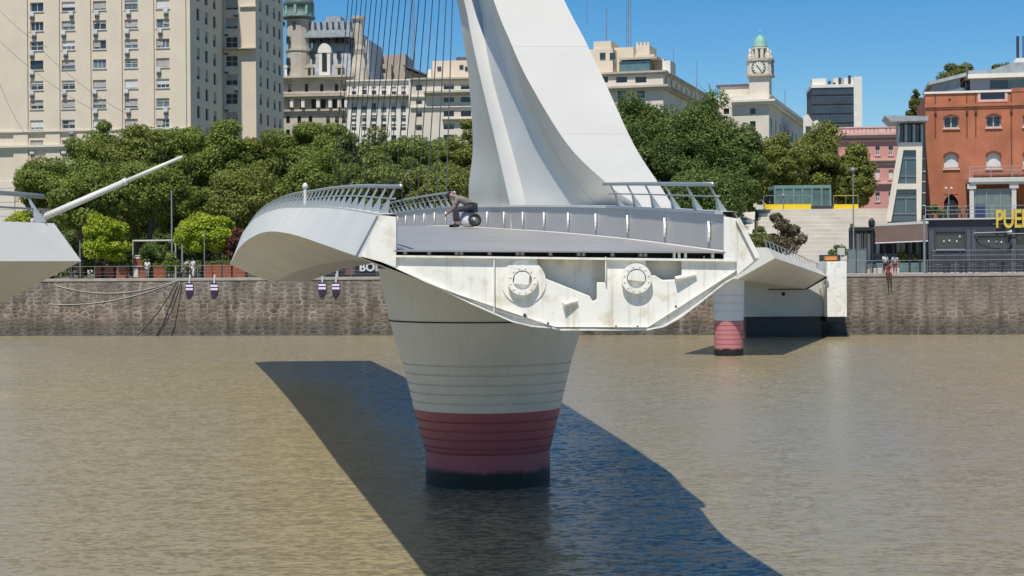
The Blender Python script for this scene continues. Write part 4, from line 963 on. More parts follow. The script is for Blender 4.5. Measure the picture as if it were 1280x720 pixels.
for px, y in ((545,82),(573,80),(580,82)): h = H4(f, px-2.5, y-2.5, px+2.5, y+3); m = MB(); mbox(m, front, h[0], 4.9, h[1], h[2], 5.1, h[3]); obj('pane', m, M['glass'], rh, local=True)
for px in (567,571,575,578): u, z = f.uz(px,66); m = MB(); m.lathe((u,8,b[1]), [(.5,0),(.5,z-b[1]),(.3,z-b[1]+.2)], 8); obj('water_tank', m, M['roofdark'], t, local=True)
m = MB(); a = f.uz(529,98); b = f.uz(534,82); mbox(m, front, a[0], 6, H, b[0], 8, b[1]); obj('chimney', m, M['stonewhite'], t, local=True)
# --- brown gabled roofs behind
f = Fac(450, 350, .08); t = f.root('gabled_house_block', 'brownish rear walls and gabled roofs standing behind the white pilastered building', 'building')
m = MB(); P_ = lambda px, y: (f.uz(px,y)[0], f.uz(px,y)[1])
for pts, d0, d1 in (([(450,110),(450,80),(455,74),(478,80),(489,80),(489,110)],0,14),([(472,110),(472,68),(505,66),(505,110)],2,12),([(505,110),(505,84),(511,88),(532,95),(532,110)],1,13)):
    m.prism([(P_(*p)[0], d0, P_(*p)[1]) for p in pts], (0, d1, 0))
m.box(0,.5,0,f.uz(532,100)[0],12,f.uz(470,112)[1]); fixn(obj('wall', m, mat('brown grey render', (.42,.36,.29), .9, var=.15, vscale=.3, streak=.4, streakcol=(.2,.15,.12)), t, local=True))
m = MB(); 
for a, b in (((505,83),(533,95)),((450,79),(456,73))): m.beam((P_(*a)[0],3,P_(*a)[1]+.2),(P_(*b)[0],3,P_(*b)[1]+.2),8,.35,(0,0,1))
obj('roof', m, M['roofdark'], t, local=True)
for px, y in ((457.5,93),(462,88),(480,88),(491,94)): h = H4(f, px-2, y-2, px+2, y+3); m = MB(); mbox(m, front, h[0], -.05, h[1], h[2], .02, h[3]); obj('pane', m, M['glass'], t, local=True)
# --- cream palace right of the mast, long side running back
f = Fac(690, 352, .30); t = f.root('cream_palace', 'long cream palace with a heavy cornice and stacked roof pavilions right of the mast', 'building')
Wd = f.uz(829,110)[0]; H = f.uz(829,89)[1]; holes = []
for px in (753,777,801): holes.append(H4(f, px-7, 96, px+7, 103))
for px in (753,777,801,720):
    for y in (118,132): holes.append(H4(f, px-5, y-4, px+5, y+4))
D = f.sz(Wd, 912, 110)[0]; sw = side(Wd); sholes = []
nwin = 15
for q in range(nwin):
    s0 = D*(q+.5)/nwin
    for dz, hz in ((.9,1.8), (8.2,2.4)): sholes.append((s0-1.1, H-dz-hz, s0+1.1, H-dz))
mb = shell(t, Wd, D, H, M['cream2']); facade(mb, front, Wd, H, holes, .5); facade(mb, sw, D, H, sholes, .5); obj('wall', mb, M['cream2'], t, local=True)
for h in holes: window(t, front, h, .45, 'framedark', 'glass', 1, 0, None)
for i, h in enumerate(sholes): window(t, sw, h, .45, 'frame', 'glass', 0, 0, (.8,0,.5) if i % 3 else None, 'blindw')
zc2 = f.uz(800,110)[1]
cornice(t, front, 0, Wd+1.4, zc2, 1.0, 1.5, 'stonegrey'); cornice(t, sw, -.0, D, zc2, 1.0, 1.5, 'stonegrey'); cornice(t, front, 0, Wd+.7, H-.2, .9, .7, 'stonegrey'); cornice(t, sw, 0, D, H-.2, .9, .7, 'stonegrey')
m = MB()
def rb(x0, y0, x1, y1, d0, d1, mt='cream'):
    a = f.uz(x0,y0); b = f.uz(x1,y1); m = MB(); k = (f.o.y + d0*f.n.y) / f.o.y; s_ = lambda z: (z + f.zb - EYE) * k + EYE - f.zb
    c0 = f.o + f.n * d0; kx0 = ray(x0,y0)[0]; kx1 = ray(x1,y1)[0]
    u0 = (kx0*c0.y - c0.x)/(f.d.x - kx0*f.d.y); u1 = (kx1*c0.y - c0.x)/(f.d.x - kx1*f.d.y)
    z0 = EYE + ray(x0,y0)[1]*(c0.y+u0*f.d.y) - f.zb
    mbox(m, front, u0, d0, H-.1, u1, d1, z0); return obj('roof_pavilion', m, M[mt], t, local=True), (u0, u1, z0)
pv, q_ = rb(736, 62, 766, 90, 5, 15); 
for px in (743.5, 756): h = H4(f, px-3.5, 68, px+3.5, 76); k = 1.02; m = MB(); mbox(m, front, h[0]+.6, 4.85, h[1]+.9, h[2]+.6, 5.05, h[3]+.9); obj('pane', m, M['glass'], pv, local=True)
rb(742, 52, 764, 62, 6, 13); rb(766, 60, 792, 90, 9, 20); _, pz = rb(795, 57, 812, 90, 12, 20); rb(790, 69, 818, 90, 10, 22); rb(774, 77, 812, 90, 2.5, 8, 'glassgreen'); rb(818,74,830,90,8,20); rb(828,76,838,90,3,9,'stonewhite'); 
m = MB(); cA_ = f.uz(774,77); mbox(m, front, cA_[0]-.5, 2, cA_[1]+.6, f.uz(816,77)[0]+.5, 9, cA_[1]+1.0); obj('pavilion_roof', m, M['stonegrey'], t, local=True)
for q in range(4): uq = lerp(pz[0]+.3, pz[1]-.3, q/3); obj('chimney_pot', MB().box(uq-.25,12.1,pz[2]+.003,uq+.25,12.8,pz[2]+.7), M['cream'], t, local=True)
s0, z0 = f.sz(Wd, 850, 84); m = MB(); mbox(m, sw, s0, 2, H, s0+4, 6, z0+1); obj('roof_pavilion', m, M['stonewhite'], t, local=True)
def antenna(px, y0, y1, Y, label, lattice=False, r=.12):
    a, b = at(px, y1+22, Y), at(px, y0, Y); m = MB()
    tt = thing('antenna_mast', (a.x, Y, a.z), label, 'antenna', 'roof antennas')
    if lattice:
        for dx, dy in ((-.6,0),(.6,0),(0,.9)): m.tube([a+V((dx,dy,0)), b+V((dx*.6,dy,0))], .09, 5)
        n = int((b.z-a.z)/1.6)
        for k in range(n): z = a.z + 1.6*k; sg = 1 if k % 2 else -1; m.beam((a.x-.6*sg,Y,z),(a.x+.6*sg,Y,z+1.6),.07)
    else: m.tube([a, b], [r, r*.5], 6)
    o = obj('lattice' if lattice else 'pole', m, M['polegrey'], tt)
antenna(786, -60, 66, 372, 'tall lattice antenna on the cream palace roof', True); antenna(758, 10, 52, 365, 'thin white pole antenna left of the lattice one on the cream palace roof', r=.2)
antenna(842, 62, 86, 360, 'short dark antenna left on the long palace cornice'); antenna(871, 74, 100, 372, 'thin antenna with a cross bar right on the long palace cornice')
antenna(734, -30, 10, 400, 'faint antenna just right of the mast edge', r=.1); antenna(981, 112, 123, 440, 'short antenna on the clock tower building roof', r=.15)
antenna(516, -90, 110, 420, 'faint tall lattice mast behind the stay cables', True)
# --- clock tower building
f = Fac(893, 410, .30); t = f.root('clock_tower_building', 'cream civic building with a clock tower and green cupola', 'building')
Wd = f.uz(961,130)[0]; H = f.uz(961,119)[1]; D = f.sz(Wd,1006,140)[0]; sw = side(Wd)
holes = [H4(f, px-3.5, y-3.5, px+3.5, y+3.5) for px in (941,908) for y in (139,155,171)]
sholes = [(D*(q+.5)/9-1.3, H-z-4, D*(q+.5)/9+1.3, H-z) for q in range(9) for z in (5.5,12)]
mb = shell(t, Wd, D, H, M['cream2']); facade(mb, front, Wd, H, holes, .6); facade(mb, sw, D, H, sholes, .6); obj('wall', mb, M['cream2'], t, local=True)
for h in holes: window(t, front, h, .5, 'framedark', 'glass', 1, 0, None)
for h in sholes: window(t, sw, h, .5, 'framedark', 'glass', 1, 0, None)
for z in (f.uz(961,127)[1],): cornice(t, front, f.uz(915,130)[0], Wd+1.8, z, 1.2, 1.8, 'stonewhite'); cornice(t, sw, 0, D, z, 1.2, 1.8, 'stonewhite')
cornice(t, sw, 0, D, H-.2, .8, .6, 'stonegrey'); 
u0 = f.uz(948,100)[0]; c = (u0, 3.6)
zz = lambda y: f.uz(948, y)[1] * 1.01
m = MB(); hw = 2.55; m.box(c[0]-hw, c[1]-hw, H-4, c[0]+hw, c[1]+hw, zz(96)); tw = obj('tower_shaft', m, M['cream2'], t, local=True)
def octa(r0, z0, r1, z1, m=None, n=8): 
    m = m or MB(); m.lathe((c[0],c[1],0), [(r1,z1),(r0,z0)], n); return m
m = MB(); b_ = 3.05; ch = .8
pl = [(c[0]+x, c[1]+y) for x, y in ((-b_+ch,-b_),(b_-ch,-b_),(b_,-b_+ch),(b_,b_-ch),(b_-ch,b_),(-b_+ch,b_),(-b_,b_-ch),(-b_,-b_+ch))]
m.prism([(x,y,zz(95)) for x, y in pl], (0,0,zz(78)-zz(95))); ck = fixn(obj('clock_stage', m, M['cream2'], t, local=True))
for z in (zz(97), zz(78)): m = MB(); m.prism([(c[0]+(x-c[0])*1.1, c[1]+(y-c[1])*1.1, z) for x, y in pl], (0,0,.6)); obj('string_course', m, M['stonegrey'], t, local=True)
zcl = zz(86.5)
for ang in (0, math.pi/2, math.pi, -math.pi/2):
    dn = V((math.sin(ang), -math.cos(ang), 0)); sd = V((math.cos(ang), math.sin(ang), 0)); q = V((c[0], c[1], zcl)) + dn * (b_ + .03); m = MB(); 
    m.tube([q, q + dn*.12], 1.75, 28); ckf = obj('clock_face', m, M['stonewhite'], ck, local=True)
    m = MB(); ring = [[q + dn*.14 + (sd*math.cos(a)+V((0,0,1))*math.sin(a))*r for r in (1.55,1.8)] for a in [2*math.pi*i/28 for i in range(29)]]; m.grid(ring)
    for k in range(12): a = k*math.pi/6; w_ = sd*math.sin(a)+V((0,0,1))*math.cos(a); m.beam(q+dn*.16+w_*1.2, q+dn*.16+w_*1.5, .14)
    for a, L in ((2.5,1.2),(5.6,.85)): w_ = sd*math.sin(a)+V((0,0,1))*math.cos(a); m.beam(q+dn*.2, q+dn*.2+w_*L, .16)
    obj('clock_dial', m, M['framedark'], ck, local=True)
m = MB()
for k in range(8): a = math.pi/8 + k*math.pi/4; m.tube([(c[0]+1.75*math.cos(a), c[1]+1.75*math.sin(a), zz(78)+.6),(c[0]+1.75*math.cos(a), c[1]+1.75*math.sin(a), zz(62))], .48, 8)
m.lathe((c[0],c[1],0), [(2.25,zz(60.5)),(2.25,zz(62)),(1.8,zz(62)-.1)], 16); m.lathe((c[0],c[1],0), [(.9,zz(62)),(.9,zz(78)+.6)], 12); m.lathe((c[0],c[1],0),[(2.1,zz(76)),(3.0,zz(78)+.6)],12); obj('belfry', m, M['cream2'], t, local=True)
m = MB()
for x, y in ((-1,-1),(1,-1),(1,1),(-1,1)): m.lathe((c[0]+2.3*x, c[1]+2.3*y, zz(78)+.6), [(.05,2.8),(.35,2),(.3,1.2),(.5,.8),(.5,0)], 8)
obj('urns', m, M['cream2'], t, local=True)
zd = zz(60.5); m = MB(); m.lathe((c[0],c[1],zd), [(.04,4.9),(.1,4.2),(.28,4.0),(.12,3.8),(.3,3.2),(.9,2.9),(1.4,2.2),(1.75,1.2),(1.9,.4),(2.15,0)], 20); obj('cupola', m, M['copper'], t, True, local=True)
m = MB(); a = f.uz(895,108); b = f.uz(937,112); mbox(m, front, a[0], 6, H-6, b[0], 18, a[1]*1.01); obj('rear_block', m, M['cream2'], t, local=True)
m = MB(); mbox(m, front, a[0]-1, 5.6, a[1]*1.01, b[0]+1.5, 18.5, a[1]*1.01+.5); obj('roof_edge', m, M['roofdark'], t, local=True)
m = MB(); a = f.uz(921,119); b = f.uz(961,127); mbox(m, front, a[0], .8, b[1], Wd, 9, a[1]); obj('parapet_block', m, M['cream2'], t, local=True)
# --- small white gabled houses and the glass office tower
f = Fac(1004, 430, .2); t = f.root('white_house_cluster', 'small white rooftop houses between the clock tower building and the dark glass tower', 'building')
for x0, y0, x1, hgt in ((1004,143,1016,2),(1015,150,1028,1.5),(1027,158,1047,.5)):
    a = f.uz(x0,y0); b = f.uz(x1,y0); m = MB(); c1 = (a[0]+b[0])/2; m.prism([(a[0],0,0),(b[0],0,0),(b[0],0,a[1]-hgt),(c1,0,a[1]),(a[0],0,a[1]-.5)], (0,14,0)); fixn(obj('gable', m, M['stonewhite'], t, local=True))
    m = MB(); h = (a[0]+.6, a[1]-5, a[0]+2, a[1]-3.2); mbox(m, front, h[0], -.05, h[1], h[2], .01, h[3]); obj('pane', m, M['glass'], t, local=True)
f = Fac(1016.5, 620, .1); t = f.root('office_tower', 'dark glass office tower with a white side slab', 'building')
Wd = f.uz(1067,120)[0]; H = f.uz(1040,109.5)[1]; W2 = f.uz(1077.5,120)[0]
obj('core', MB().box(0,.3,0,Wd,24,H-.05), M['roofdark'], t, local=True)
m = MB(); mg = mat('blue dark curtain glass', (.045,.06,.075), .15, var=.3, vscale=.15, spec=.8)
nfl = 12
for j in range(nfl):
    z = H - (j+1)*3.6; m.box(0,.0,z+.9,Wd,.28,z+3.5)
obj('glazing', m, mg, t, local=True)
m = MB(); 
for j in range(nfl+1): z = H - j*3.6; m.box(0,-.05,z-.1,Wd,.29,z+.85-.6)
obj('floor_band', m, mat('dark spandrel', (.09,.10,.105), .4), t, local=True)
m = MB()
for q in range(13): u = Wd*q/12; m.box(u-.12,-.15,4,u+.12,-.06,H)
obj('mullion', m, M['charcoal'], t, local=True)
m = MB(); zt = f.uz(1070,96)[1]; m.box(Wd+.02,-.4,0,W2,24,zt); obj('side_slab', m, M['stonewhite'], t, local=True)
m = MB(); m.box(-.3,-.4,H,Wd,24,H+1.2); m.box(.2,1,H+1.2,f.uz(1033,98)[0],8,f.uz(1033,97.5)[1]); m.box(f.uz(1042,98)[0],1,H+1.2,f.uz(1048,98)[0],6,f.uz(1048,97)[1]); m.box(f.uz(1055,98)[0],1,H+1.2,Wd,20,zt-.2); obj('roof_plant', m, M['stonewhite'], t, local=True)
m = MB()
for px, y in ((1037,101),(1050,97),(1043,103),(1062,94)): u, z = f.uz(px,y); obj('rooftop_equipment', MB().box(u-.5,.5,H+1.203,u+.5,.95,z), M['charcoal'], t, local=True)
# --- pink palace
f = Fac(1040, 250, .14); t = f.root('pink_palace', 'pink stucco palace with white trimmed windows behind the slanted glass tower', 'building')
Wd = f.uz(1170,180)[0]; H = f.uz(1100,167)[1]; holes = [H4(f, px-2.8, y-6, px+2.8, y+6) for px in (1062,1079,1097,1113.5,1131) for y in (188,218,246)]
mb = shell(t, Wd, 18, H, M['pink']); facade(mb, front, Wd, H, holes, .4); facade(mb, side(Wd), 18, H, []); obj('wall', mb, M['pink'], t, local=True)
for h in holes: window(t, front, h, .35, 'frame', 'glass', 1, 1, rnd.choice((None,.9)), 'blindw', fw=.14, sill='pinkdark')
for y, p, hh_ in ((169,.9,.9),(176,.4,.3),(201,.6,.5),(205,.3,.3),(230,.6,.5)): cornice(t, front, 0, Wd, f.uz(1100,y)[1], hh_, p, 'pinkdark')
m = MB()
for q in range(26): u = Wd*(q+.5)/26; m.box(u-.55,-.2,H,u+.2,.5,H+.9)
m.box(0,-.3,H+.9,Wd,.6,H+1.1); obj('balustrade', m, M['pinkdark'], t, local=True)
for px in (1110, 1150): m = MB(); u, z = f.uz(px,160); m.box(u-1.6,2,H,u+1.6,6,z); obj('roof_box', m, M['stonewhite'], t, local=True)
# ---------------------------------------------------------------- right bank
f = Fac(1158, 154, .20); t = f.root('brick_building', 'red brick warehouse with arched windows, grey setback roof and a white slab terrace', 'building')
Wd = 24; H = f.uz(1180,117)[1]; D = 16
def arch(px, y0, y1, w): h = H4(f, px-w, y0, px+w, y1); return h
wins = [arch(1189,145.5,160,9.3), arch(1242,144.5,159,9.3), arch(1288,144,158,9.3), arch(1189,192,210.5,9.3), arch(1242,191,210,9.3), arch(1288,190,209,9.3)]
door = arch(1189,243,274,9); louv = H4(f, 1225.5,116,1256,123.8)
holes = wins + [door, louv]
mb = shell(t, Wd, D, H, M['brick']); facade(mb, front, Wd, H, holes, .35); facade(mb, side(Wd), D, H, []); obj('wall', mb, M['brick'], t, local=True)
def archtop(h, frac=.28):   # brick spandrels closing the rectangular hole to a segmental arch
    a, b, c, d = h; r = (d-b)*frac; m = MB(); n = 8; cu = (a+c)/2
    for k in range(n):
        x0, x1 = lerp(a,c,k/n), lerp(a,c,(k+1)/n); z = lambda x: d - r*((x-cu)/((c-a)/2))**2
        m.face([(x0,.04,z(x0)),(x1,.04,z(x1)),(x1,.04,d+.01),(x0,.04,d+.01)])
    return m
for i, h in enumerate(wins):
    window(t, front, h, .3, 'frame', 'glass', 1, 1 if i > 2 else 0, .93 if i > 2 else None, 'blindw', sill='pinkdark', fw=.10)
    obj('arch_spandrel', archtop(h), M['brick'], t, local=True)
    a, b, c, d = h; m = MB(); r = (d-b)*.28; cu = (a+c)/2; pts = [(x, d - r*((x-cu)/((c-a)/2))**2) for x in [lerp(a,c,k/8) for k in range(9)]]
    for p, q in zip(pts, pts[1:]): m.beam((p[0],-.03,p[1]+.09),(q[0],-.03,q[1]+.09),.08,.2)
    obj('arch_hood', m, mat('dark brick hood', (.13,.05,.035), .85) if i == 0 else bpy.data.materials['dark brick hood'], t, local=True)
obj('arch_spandrel', archtop(door, .3), M['brick'], t, local=True); m = MB(); m.box(door[0],.3,door[1],door[2],.34,door[3]); dd = obj('door', m, M['dark'], t, local=True)
m = MB(); m.box(louv[0],.25,louv[1],louv[2],.3,louv[3]); obj('louvre_window', m, M['glass'], t, local=True)
m = MB(); m.box(louv[0]-.25,-.06,louv[1]-.25,louv[2]+.25,.0-.003,louv[1]); m.box(louv[0]-.25,-.06,louv[1],louv[0],-.003,louv[3]); m.box(louv[2],-.06,louv[1],louv[2]+.25,-.003,louv[3]); obj('window_surround', m, M['pinkdark'], t, local=True)
m = MB(); m.box(-.12,-.14,H,f.uz(1264,115)[0],.3,H+.2); obj('white_coping', m, M['stonewhite'], t, local=True)
m = MB(); z = f.uz(1200,132)[1]; m.box(-.05,-.16,z-.12,Wd,-.003,z+.16); m.box(-.05,-.08,z-.3,Wd,-.003,z-.123); obj('string_course', m, M['brick'], t, local=True)
m = MB(); u = f.uz(1264,110)[0]; m.box(u,-.05,H,Wd,6,H+.35); obj('raised_parapet', m, M['brick'], t, local=True)
for px in (1169.5,1209,1220,1264.5):
    u = f.uz(px,200)[0]; m = MB(); m.box(u-.05,-.08,6 if px>1260 else 13,u+.05,-.012,H); m.box(u-.12,-.2,z-.75,u+.12,-.17,z-.35); obj('drainpipe', m, bpy.data.materials['dark brick hood'], t, local=True)
u, z = f.uz(1187,124.5); obj('vent_hole', MB().tube([(u,-.03,z),(u,.02,z)],.12,10), M['dark'], t, local=True)
# setback penthouse
z0 = H + .15
m = MB(); a = f.uz(1166,104); b = f.uz(1201,94); m.prism([(a[0],1.5,z0),(b[0],1.5,z0),(b[0],1.5,b[1]),(a[0],1.5,a[1])], (0,9,0)); pg = fixn(obj('glass_penthouse', m, mat('pale blue glass', (.20,.27,.30), .15, spec=.8), t, local=True))
m = MB(); m.prism([(a[0]-.35,1.0,a[1]-.05),(b[0]+.6,1.0,b[1]+.0),(b[0]+.6,1.0,b[1]+.35),(a[0]-.35,1.0,a[1]+.25)], (0,10,0)); fixn(obj('sloped_roof', m, M['slate'], t, local=True))
for px in (1174,1187,1201): u,_ = f.uz(px,100); m = MB(); m.box(u-.05,1.42,z0,u+.05,1.49,lerp(a[1],b[1],(u-a[0])/(b[0]-a[0]))); obj('mullion', m, M['greymetal'], pg, local=True)
a = f.uz(1214,97); m = MB(); m.box(b[0]+.6,3,z0,a[0],9,b[1]-.1); obj('penthouse_link', m, M['glass'], t, local=True)
m = MB(); m.box(a[0],1.2,z0,Wd,12,a[1]); uh = obj('upper_storey', m, M['greymetal'], t, local=True)
for x0, x1, mt in ((1239,1262,'glass'),(1263,1300,'glassgreen')): p, q = f.uz(x0,100), f.uz(x1,100); m = MB(); m.box(p[0],1.14,z0+.3,q[0],1.19,a[1]-.2); obj('strip_window', m, M[mt], t, local=True)
b2 = f.uz(1214,93); m = MB(); m.box(a[0]-.25,.6,a[1]+.003,Wd,12.5,b2[1]+.1); obj('roof_fascia', m, M['stonewhite'], t, local=True)
c2 = f.uz(1214,87); m = MB(); m.prism([(a[0]-.2,.7,b2[1]+.103),(a[0]-.2,.7,c2[1]),(f.uz(1240,84)[0],.7,c2[1]),(f.uz(1268,77)[0],.7,f.uz(1268,77)[1]),(Wd,.7,f.uz(1268,77)[1]),(Wd,.7,b2[1]+.103)], (0,11,0)); fixn(obj('metal_roof', m, M['slate'], t, local=True))
p, q = f.uz(1272,77), f.uz(1284,69); m = MB(); m.prism([(p[0]-.2,2,p[1]-.1),(q[0],2,p[1]-.1),(q[0],2,q[1]),(p[0]+.1,2,q[1])], (0,3,0)); fixn(obj('chimney', m, M['stonewhite'], t, local=True))
p, q = f.uz(1274,69), f.uz(1274,40); m = MB(); m.tube([(p[0]+.2,3,p[1]),(p[0]+.2,3,q[1])],.14,8); m.tube([(p[0]+.7,3,p[1]),(p[0]+.7,3,q[1])],.06,6); obj('flue', m, M['charcoal'], t, local=True)
# balcony slab terrace
fb = Fac(1210, 149.5, .20); r2_ = thing('terrace_pavilion', fb.o, 'white slab terrace with columns and grey glazing against the brick wall', 'terrace', rz=-fb.th)
p, q = fb.uz(1211,228), fb.uz(1300,219); m = MB(); m.box(p[0],0,p[1],16,4.2,p[1]+.42); m.box(p[0]+.15,.15,p[1]-.16,16,4.1,p[1]-.003); bevel(obj('slab', m, M['mastwhite'], r2_, local=True), .03)
zb1 = fb.uz(1216,273)[1]
for px in (1215,1268): u,_ = fb.uz(px,240); m = MB(); m.box(u-.2,.3,zb1-.4,u+.2,.6,p[1]-.16); m.box(u-.4,.2,p[1]-.6,u+.4,.7,p[1]-.165); obj('column', m, M['mastwhite'], r2_, local=True)
m = MB(); u0, u1 = fb.uz(1219,240)[0], fb.uz(1266,240)[0]; m.box(u0,.62,zb1-.4,u1,.66,p[1]-.6); gl = obj('glazing', m, mat('grey green glass', (.14,.17,.16), .2, spec=.7), r2_, local=True)
for px in (1219.5,1234,1251,1265): u,_ = fb.uz(px,240); m = MB(); m.box(u-.05,.55,zb1-.4,u+.05,.61,p[1]-.6); obj('mullion', m, M['greymetal'], gl, local=True)
m = MB(); m.box(u0,.5,zb1+2.2,fb.uz(1266,240)[0],.54,zb1+2.3); 
m2 = MB(); m2.box(fb.uz(1219.5,250)[0],.54,zb1-.2,fb.uz(1232,250)[0],.6,zb1+1.3); obj('blue_panel', m2, mat('blue panel', (.03,.04,.11), .5), r2_, local=True)
m = MB(); zr = p[1]+.42
for z in (.35,.7,1.05): m.beam((p[0]+.1,.1,zr+z),(16,.1,zr+z),.05)
rl = obj('railing', m, M['rail'], r2_, local=True)
for k in range(9): obj('post', MB().beam((p[0]+.1+1.9*k,.1,zr),(p[0]+.1+1.9*k,.1,zr+1.05),.06), M['rail'], rl, local=True)
m = MB(); m.box(p[0]+.5,.6,zr,15,.9,zr+.45); obj('planter', m, M['redbrownwood'], rl, local=True)
# restaurant with charcoal front
fr = Fac(1160, 146, .16); t = fr.root('restaurant', 'charcoal clad waterfront restaurant under the brick building, with yellow sign letters', 'restaurant')
H = fr.uz(1160,275)[1]; Wd = 20
holes = [H4(fr,1170,290,1206,311), H4(fr,1222,295,1262,312), H4(fr,1270,292,1300,312)]
mb = shell(t, Wd, 4.2, H-.01, None); facade(mb, front, Wd, H-.01, holes, .2); facade(mb, side(Wd), 4.2, H-.01, []); obj('wall', mb, M['charcoal'], t, local=True)
for h in holes: window(t, front, h, .18, 'framedark', 'glass', 0, 0, None, fw=.12)
m = MB(); m.box(-.3,-.35,H,Wd,4.3,H+.13); obj('terrace_edge', m, M['mastwhite'], t, local=True)
for px in (1164,1211.5,1216,1267): u,_ = fr.uz(px,300); m = MB(); m.box(u-.22,-.12,0,u+.22,-.003,H-.9); obj('pilaster', m, mat('charcoal light', (.075,.08,.09), .6) if px == 1164 else bpy.data.materials['charcoal light'], t, local=True)
m = MB(); z, H0 = H+.13, H+.13
for k in (.4,.75,1.1): m.beam((-.2,-.2,z+k),(Wd,-.2,z+k),.045)
rl = obj('terrace_railing', m, M['rail'], t, local=True)
for k in range(11): obj('post', MB().beam((-.2+1.95*k,-.2,z),(-.2+1.95*k,-.2,z+1.1),.06), M['rail'], rl, local=True)
a, b = fr.uz(1217,291), fr.uz(1262,290); m = MB(); m.beam((a[0],-.3,a[1]),(b[0],-.9,b[1]),.1,.06); m.beam((b[0],-.3,b[1]-.15),(Wd,-.6,b[1]-.1),.08,.05); m.tube([(b[0]-.3,-.75,b[1]-.1),(b[0]+.1,-.75,b[1]+.05)],.13,8); obj('folded_awning', m, M['mastwhite'], t, local=True)
m = MB(); m.box(fr.uz(1170,312)[0],-.14,fr.uz(1170,313)[1],fr.uz(1206,312)[0],-.02,fr.uz(1170,311.2)[1]); obj('window_ledge', m, M['greymetal'], t, local=True)
# small warm glints inside the windows are pendant lamps
for px, y in ((1180,302),(1187,301),(1196,302),(1200,296),(1236,302),(1246,302),(1252,303)): u, z = fr.uz(px,y); m = MB(); m.lathe((u,.10,z), [(.02,.12),(.07,.06),(.08,-.04)], 8); obj('pendant_lamp', m, M['blindw'], t, local=True)
def text(s, size, ext, mt, name, parent, off=0, sp=1.0, bold=.0):
    cu = bpy.data.curves.new('t', 'FONT'); cu.body = s; cu.size = size; cu.extrude = ext; cu.offset = off; cu.space_character = sp; cu.align_x = 'LEFT'
    o = bpy.data.objects.new('t', cu); COL.objects.link(o); dg = bpy.context.evaluated_depsgraph_get(); me = bpy.data.meshes.new_from_object(o.evaluated_get(dg)); bpy.data.objects.remove(o)
    me.materials.clear(); me.materials.append(mt); r = bpy.data.objects.new(name, me); COL.objects.link(r); r.parent = parent; r.rotation_euler = (math.radians(90), 0, 0); return r
a = fr.uz(1243,284.5); b = fr.uz(1243,262.5); hgt = b[1]-a[1]
o = text('PUERTO', hgt/.70, .06, M['signyellow'], 'sign_letters', t, off=.035, sp=.92); o.location = (a[0], -.55, a[1]); o.scale = (.62,1,1)
o['label'] = 'big yellow capital letters on the terrace railing'
m = MB()
for k in (.2,.75): m.beam((a[0]-.2,-.42,a[1]+hgt*k),(a[0]+9,-.42,a[1]+hgt*k),.05)
obj('sign_bracket', m, M['greymetal'], t, local=True)
# terrace furniture on the roof: two parasol poles and plants
for px, lab in ((1227,'tall thin grey pole with a white lamp pair standing on the restaurant terrace'),):
    p = fr.uz(1187.5,273); q = fr.uz(1187.5,234); w0 = fr.o + fr.d*p[0] + fr.n*.9; w0.z = fr.zb + H + .13
    lt = thing('terrace_lamp', w0, lab, 'lamp'); obj('pole', MB().tube([w0, V((w0.x,w0.y,fr.zb+q[1]))],.05,8), M['polegrey'], lt)
    for sg in (-1,1): c = V((w0.x+.25*sg,w0.y,fr.zb+q[1])); obj('lamp_head', MB().lathe(c-V((0,0,.1)), [(.05,.16),(.14,.1),(.12,0)], 10), M['blindw'], lt)
for px, y0, lab in ((1165,256,'tall potted plant at the left corner of the restaurant terrace'),(1176,262,'low potted plant next to the terrace corner plant')):
    p = fr.uz(px,273); w0 = fr.o + fr.d*p[0] + fr.n*.8; w0.z = fr.zb+H+.13; top = fr.zb + fr.uz(px,y0)[1]; pl_ = thing('potted_plant', w0, lab, 'plant')
    obj('pot', MB().lathe(w0, [(.28,.4),(.2,0)], 12), M['charcoal'], pl_)
    rs = np.random.RandomState(px); hh_ = top - w0.z; cl = [(np.array([rs.normal()*.2, rs.normal()*.2, lerp(.45,hh_,rs.rand())]), .28) for _ in range(7)]; c = bpy.data.objects.new('foliage', cloudmesh('foliage', leafcloud(rs, cl, 60, .12), M['leafdark'])); COL.objects.link(c); c.parent = pl_
# furniture: chairs/tables on terrace and quay
def chair(p, rz, lab, grp, mt='charcoal'):
    r = thing('chair', p, lab, 'chair', grp, rz); obj('seat', MB().box(-.22,-.22,.42,.22,.22,.47), M[mt], r, local=True); obj('backrest', MB().box(-.22,.19,.47,.22,.23,.9), M[mt], r, local=True)
    for x, y in ((-.19,-.19),(.19,-.19),(.19,.19),(-.19,.19)): obj('leg', MB().box(x-.02,y-.02,0,x+.02,y+.02,.42), M[mt], r, local=True)
    return r
def table(p, lab, grp, mt='charcoal'):
    r = thing('cafe_table', p, lab, 'table', grp); obj('tabletop', MB().lathe((0,0,0), [(.4,.76),(.4,.72)], 16), M[mt], r, local=True); obj('pedestal', MB().lathe((0,0,0), [(.04,.72),(.04,.04),(.25,.03),(.25,0)], 12), M[mt], r, local=True); return r
c0 = chair(V((0,0,0)),0,'dark chair on the restaurant terrace behind its railing','terrace chairs'); first = True
for i, px in enumerate((1183,1195,1200,1207)):
    p = fr.uz(px,272); w0 = fr.o + fr.d*p[0] + fr.n*(.5+.3*(i%2)); w0.z = fr.zb+H+.13
    r = c0 if i == 0 else copy_tree(c0); r.location = w0; r.rotation_euler = (0,0,1.3*i)
